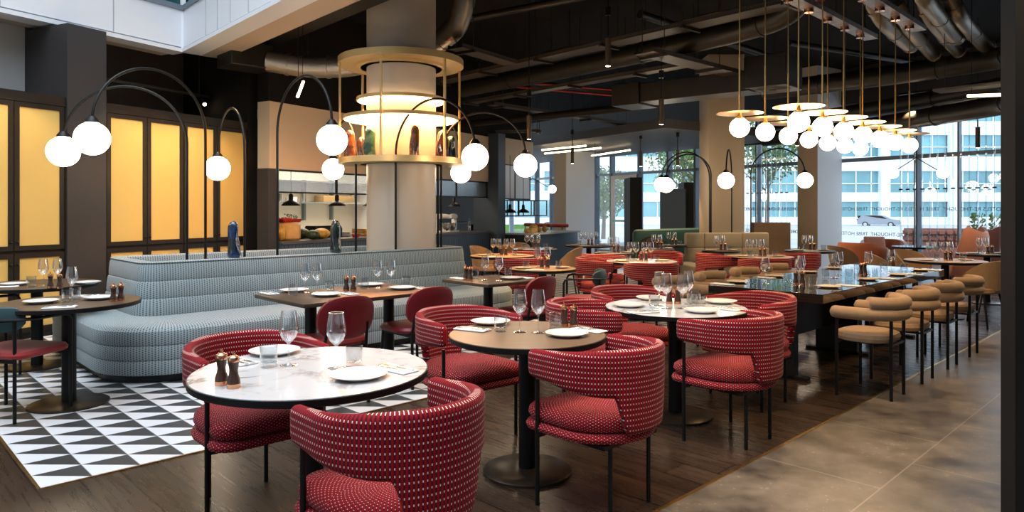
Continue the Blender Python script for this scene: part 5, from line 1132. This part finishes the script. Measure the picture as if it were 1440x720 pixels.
def tree(px, Z, h, r, label):
    x = gx(px, Z); t = thing('street_tree', label, 'tree', (x, Z, -.3), 0, 'street trees'); mb = MB(); mb.tube([(0, 0, 0), (.05, 0, h*.4), (0, .05, h*.8)], .1, 8, rf=lambda q: .12-.07*q)
    rr = random.Random(px)
    for i in range(9): a = rr.random()*6.3; z = h*rr.uniform(.4, .75); mb.tube([(0, 0, z), (r*.4*math.cos(a), r*.4*math.sin(a), z+r*.3), (r*.8*math.cos(a), r*.8*math.sin(a), z+r*.7)], .03, 5, rf=lambda q: .04-.03*q)
    mb.build('trunk', 'trunk', t); mb = MB()
    for i in range(1700):
        d = Vector((rr.gauss(0, 1), rr.gauss(0, 1), rr.gauss(0, .9))); d = d.normalized()*r*rr.random()**.4; c = d+Vector((0, 0, h*.78)); e = Vector((rr.uniform(-1, 1), rr.uniform(-1, 1), rr.uniform(-1, 1))).normalized()*.10; f = e.cross(Vector((rr.random(), rr.random(), rr.random()))).normalized()*.06; mb.add([c-e, c+f, c+e, c-f], [(0, 1, 2, 3)], None, False)
    mb.build('foliage', 'leaf', t)
tree(985, 30, 5.5, 1.9, 'leafy street tree outside, behind the cream column'); tree(1078, 33, 6, 1.8, 'leafy street tree outside beside the framed window'); tree(848, 34, 3.2, 1.3, 'low green tree outside the window left of the door'); tree(960, 44, 6.5, 2.4, 'tall street tree further off beyond the entrance')
# planter wall and hedge outside
t = thing('planter_wall', 'openwork brick-red planter wall outside the right window', 'planter', (gx(1275, 19), 19, -.05), rd(-10))
mb = MB()
for r_ in range(3):
    for i in range(9): mb.rbox(i*.2, i*.2+.14, 0, .3, .45+r_*.16, .45+r_*.16+.11, .01, 1)
mb.box(0, 1.75, 0, .3, 0, .42); mb.box(0, 1.75, .1, .2, .42, .93); mb.build('block_rows', 'planter', t)
for px, lab in ((1375, 'terracotta planter outside with green sprigs, left of two'), (1400, 'terracotta planter outside with green sprigs, right of two')):
    t = thing('terracotta_planter', lab, 'planter', (gx(px, 17.5), 17.5, -.05), 0, 'terracotta planters'); mb = MB(); mb.lathe([(0, 0), (.15, 0), (.2, .95), (.17, .95), (.16, .85), (0, .85)], 20); mb.build('pot', 'planter', t)
    mb = MB(); rr = random.Random(px)
    for i in range(120): a = rr.random()*6.3; z = rr.uniform(.85, 1.3); c = Vector((.13*rr.random()*math.cos(a), .13*math.sin(a), z)); mb.add([c, c+Vector((.05*math.cos(a), .05*math.sin(a), .05)), c+Vector((.02, -.01, .08))], [(0, 1, 2)], None, False)
    mb.build('plant', 'leaf', t)
t = thing('bus', 'grey-white bus outside the far left windows', 'bus', (gx(742, 48), 48, -.4), rd(-12))
mb = MB(); mb.rbox(-3.2, 2.4, 0, 2.4, .35, 3.0, .2, 3); mb.build('body', 'facade', t); mb = MB(); mb.rbox(-3.0, -1.2, -.04, .1, 1.2, 2.4, .05, 2); mb.rbox(-.9, 2.2, -.04, .1, 1.2, 2.4, .05, 2); mb.build('side_window', 'winteal', t)
for x in (-2.2, 1.4): mb = MB(); mb.cyl((x, -.05, .45), (x, .3, .45), .45, 20); mb.build('wheel', 'rubber', t)
mb = MB(); mb.box(-30, 13, 0, .4, 0, .9); o = mb.build('hedge', mat('hedge_leaf', (.10, .22, .05), .9, bump=1, bscale=8, var=.5, vscale=4)); o.location = (-8, 40, -.4); tag(o, 'low green hedge outside beyond the bar chairs', 'hedge')
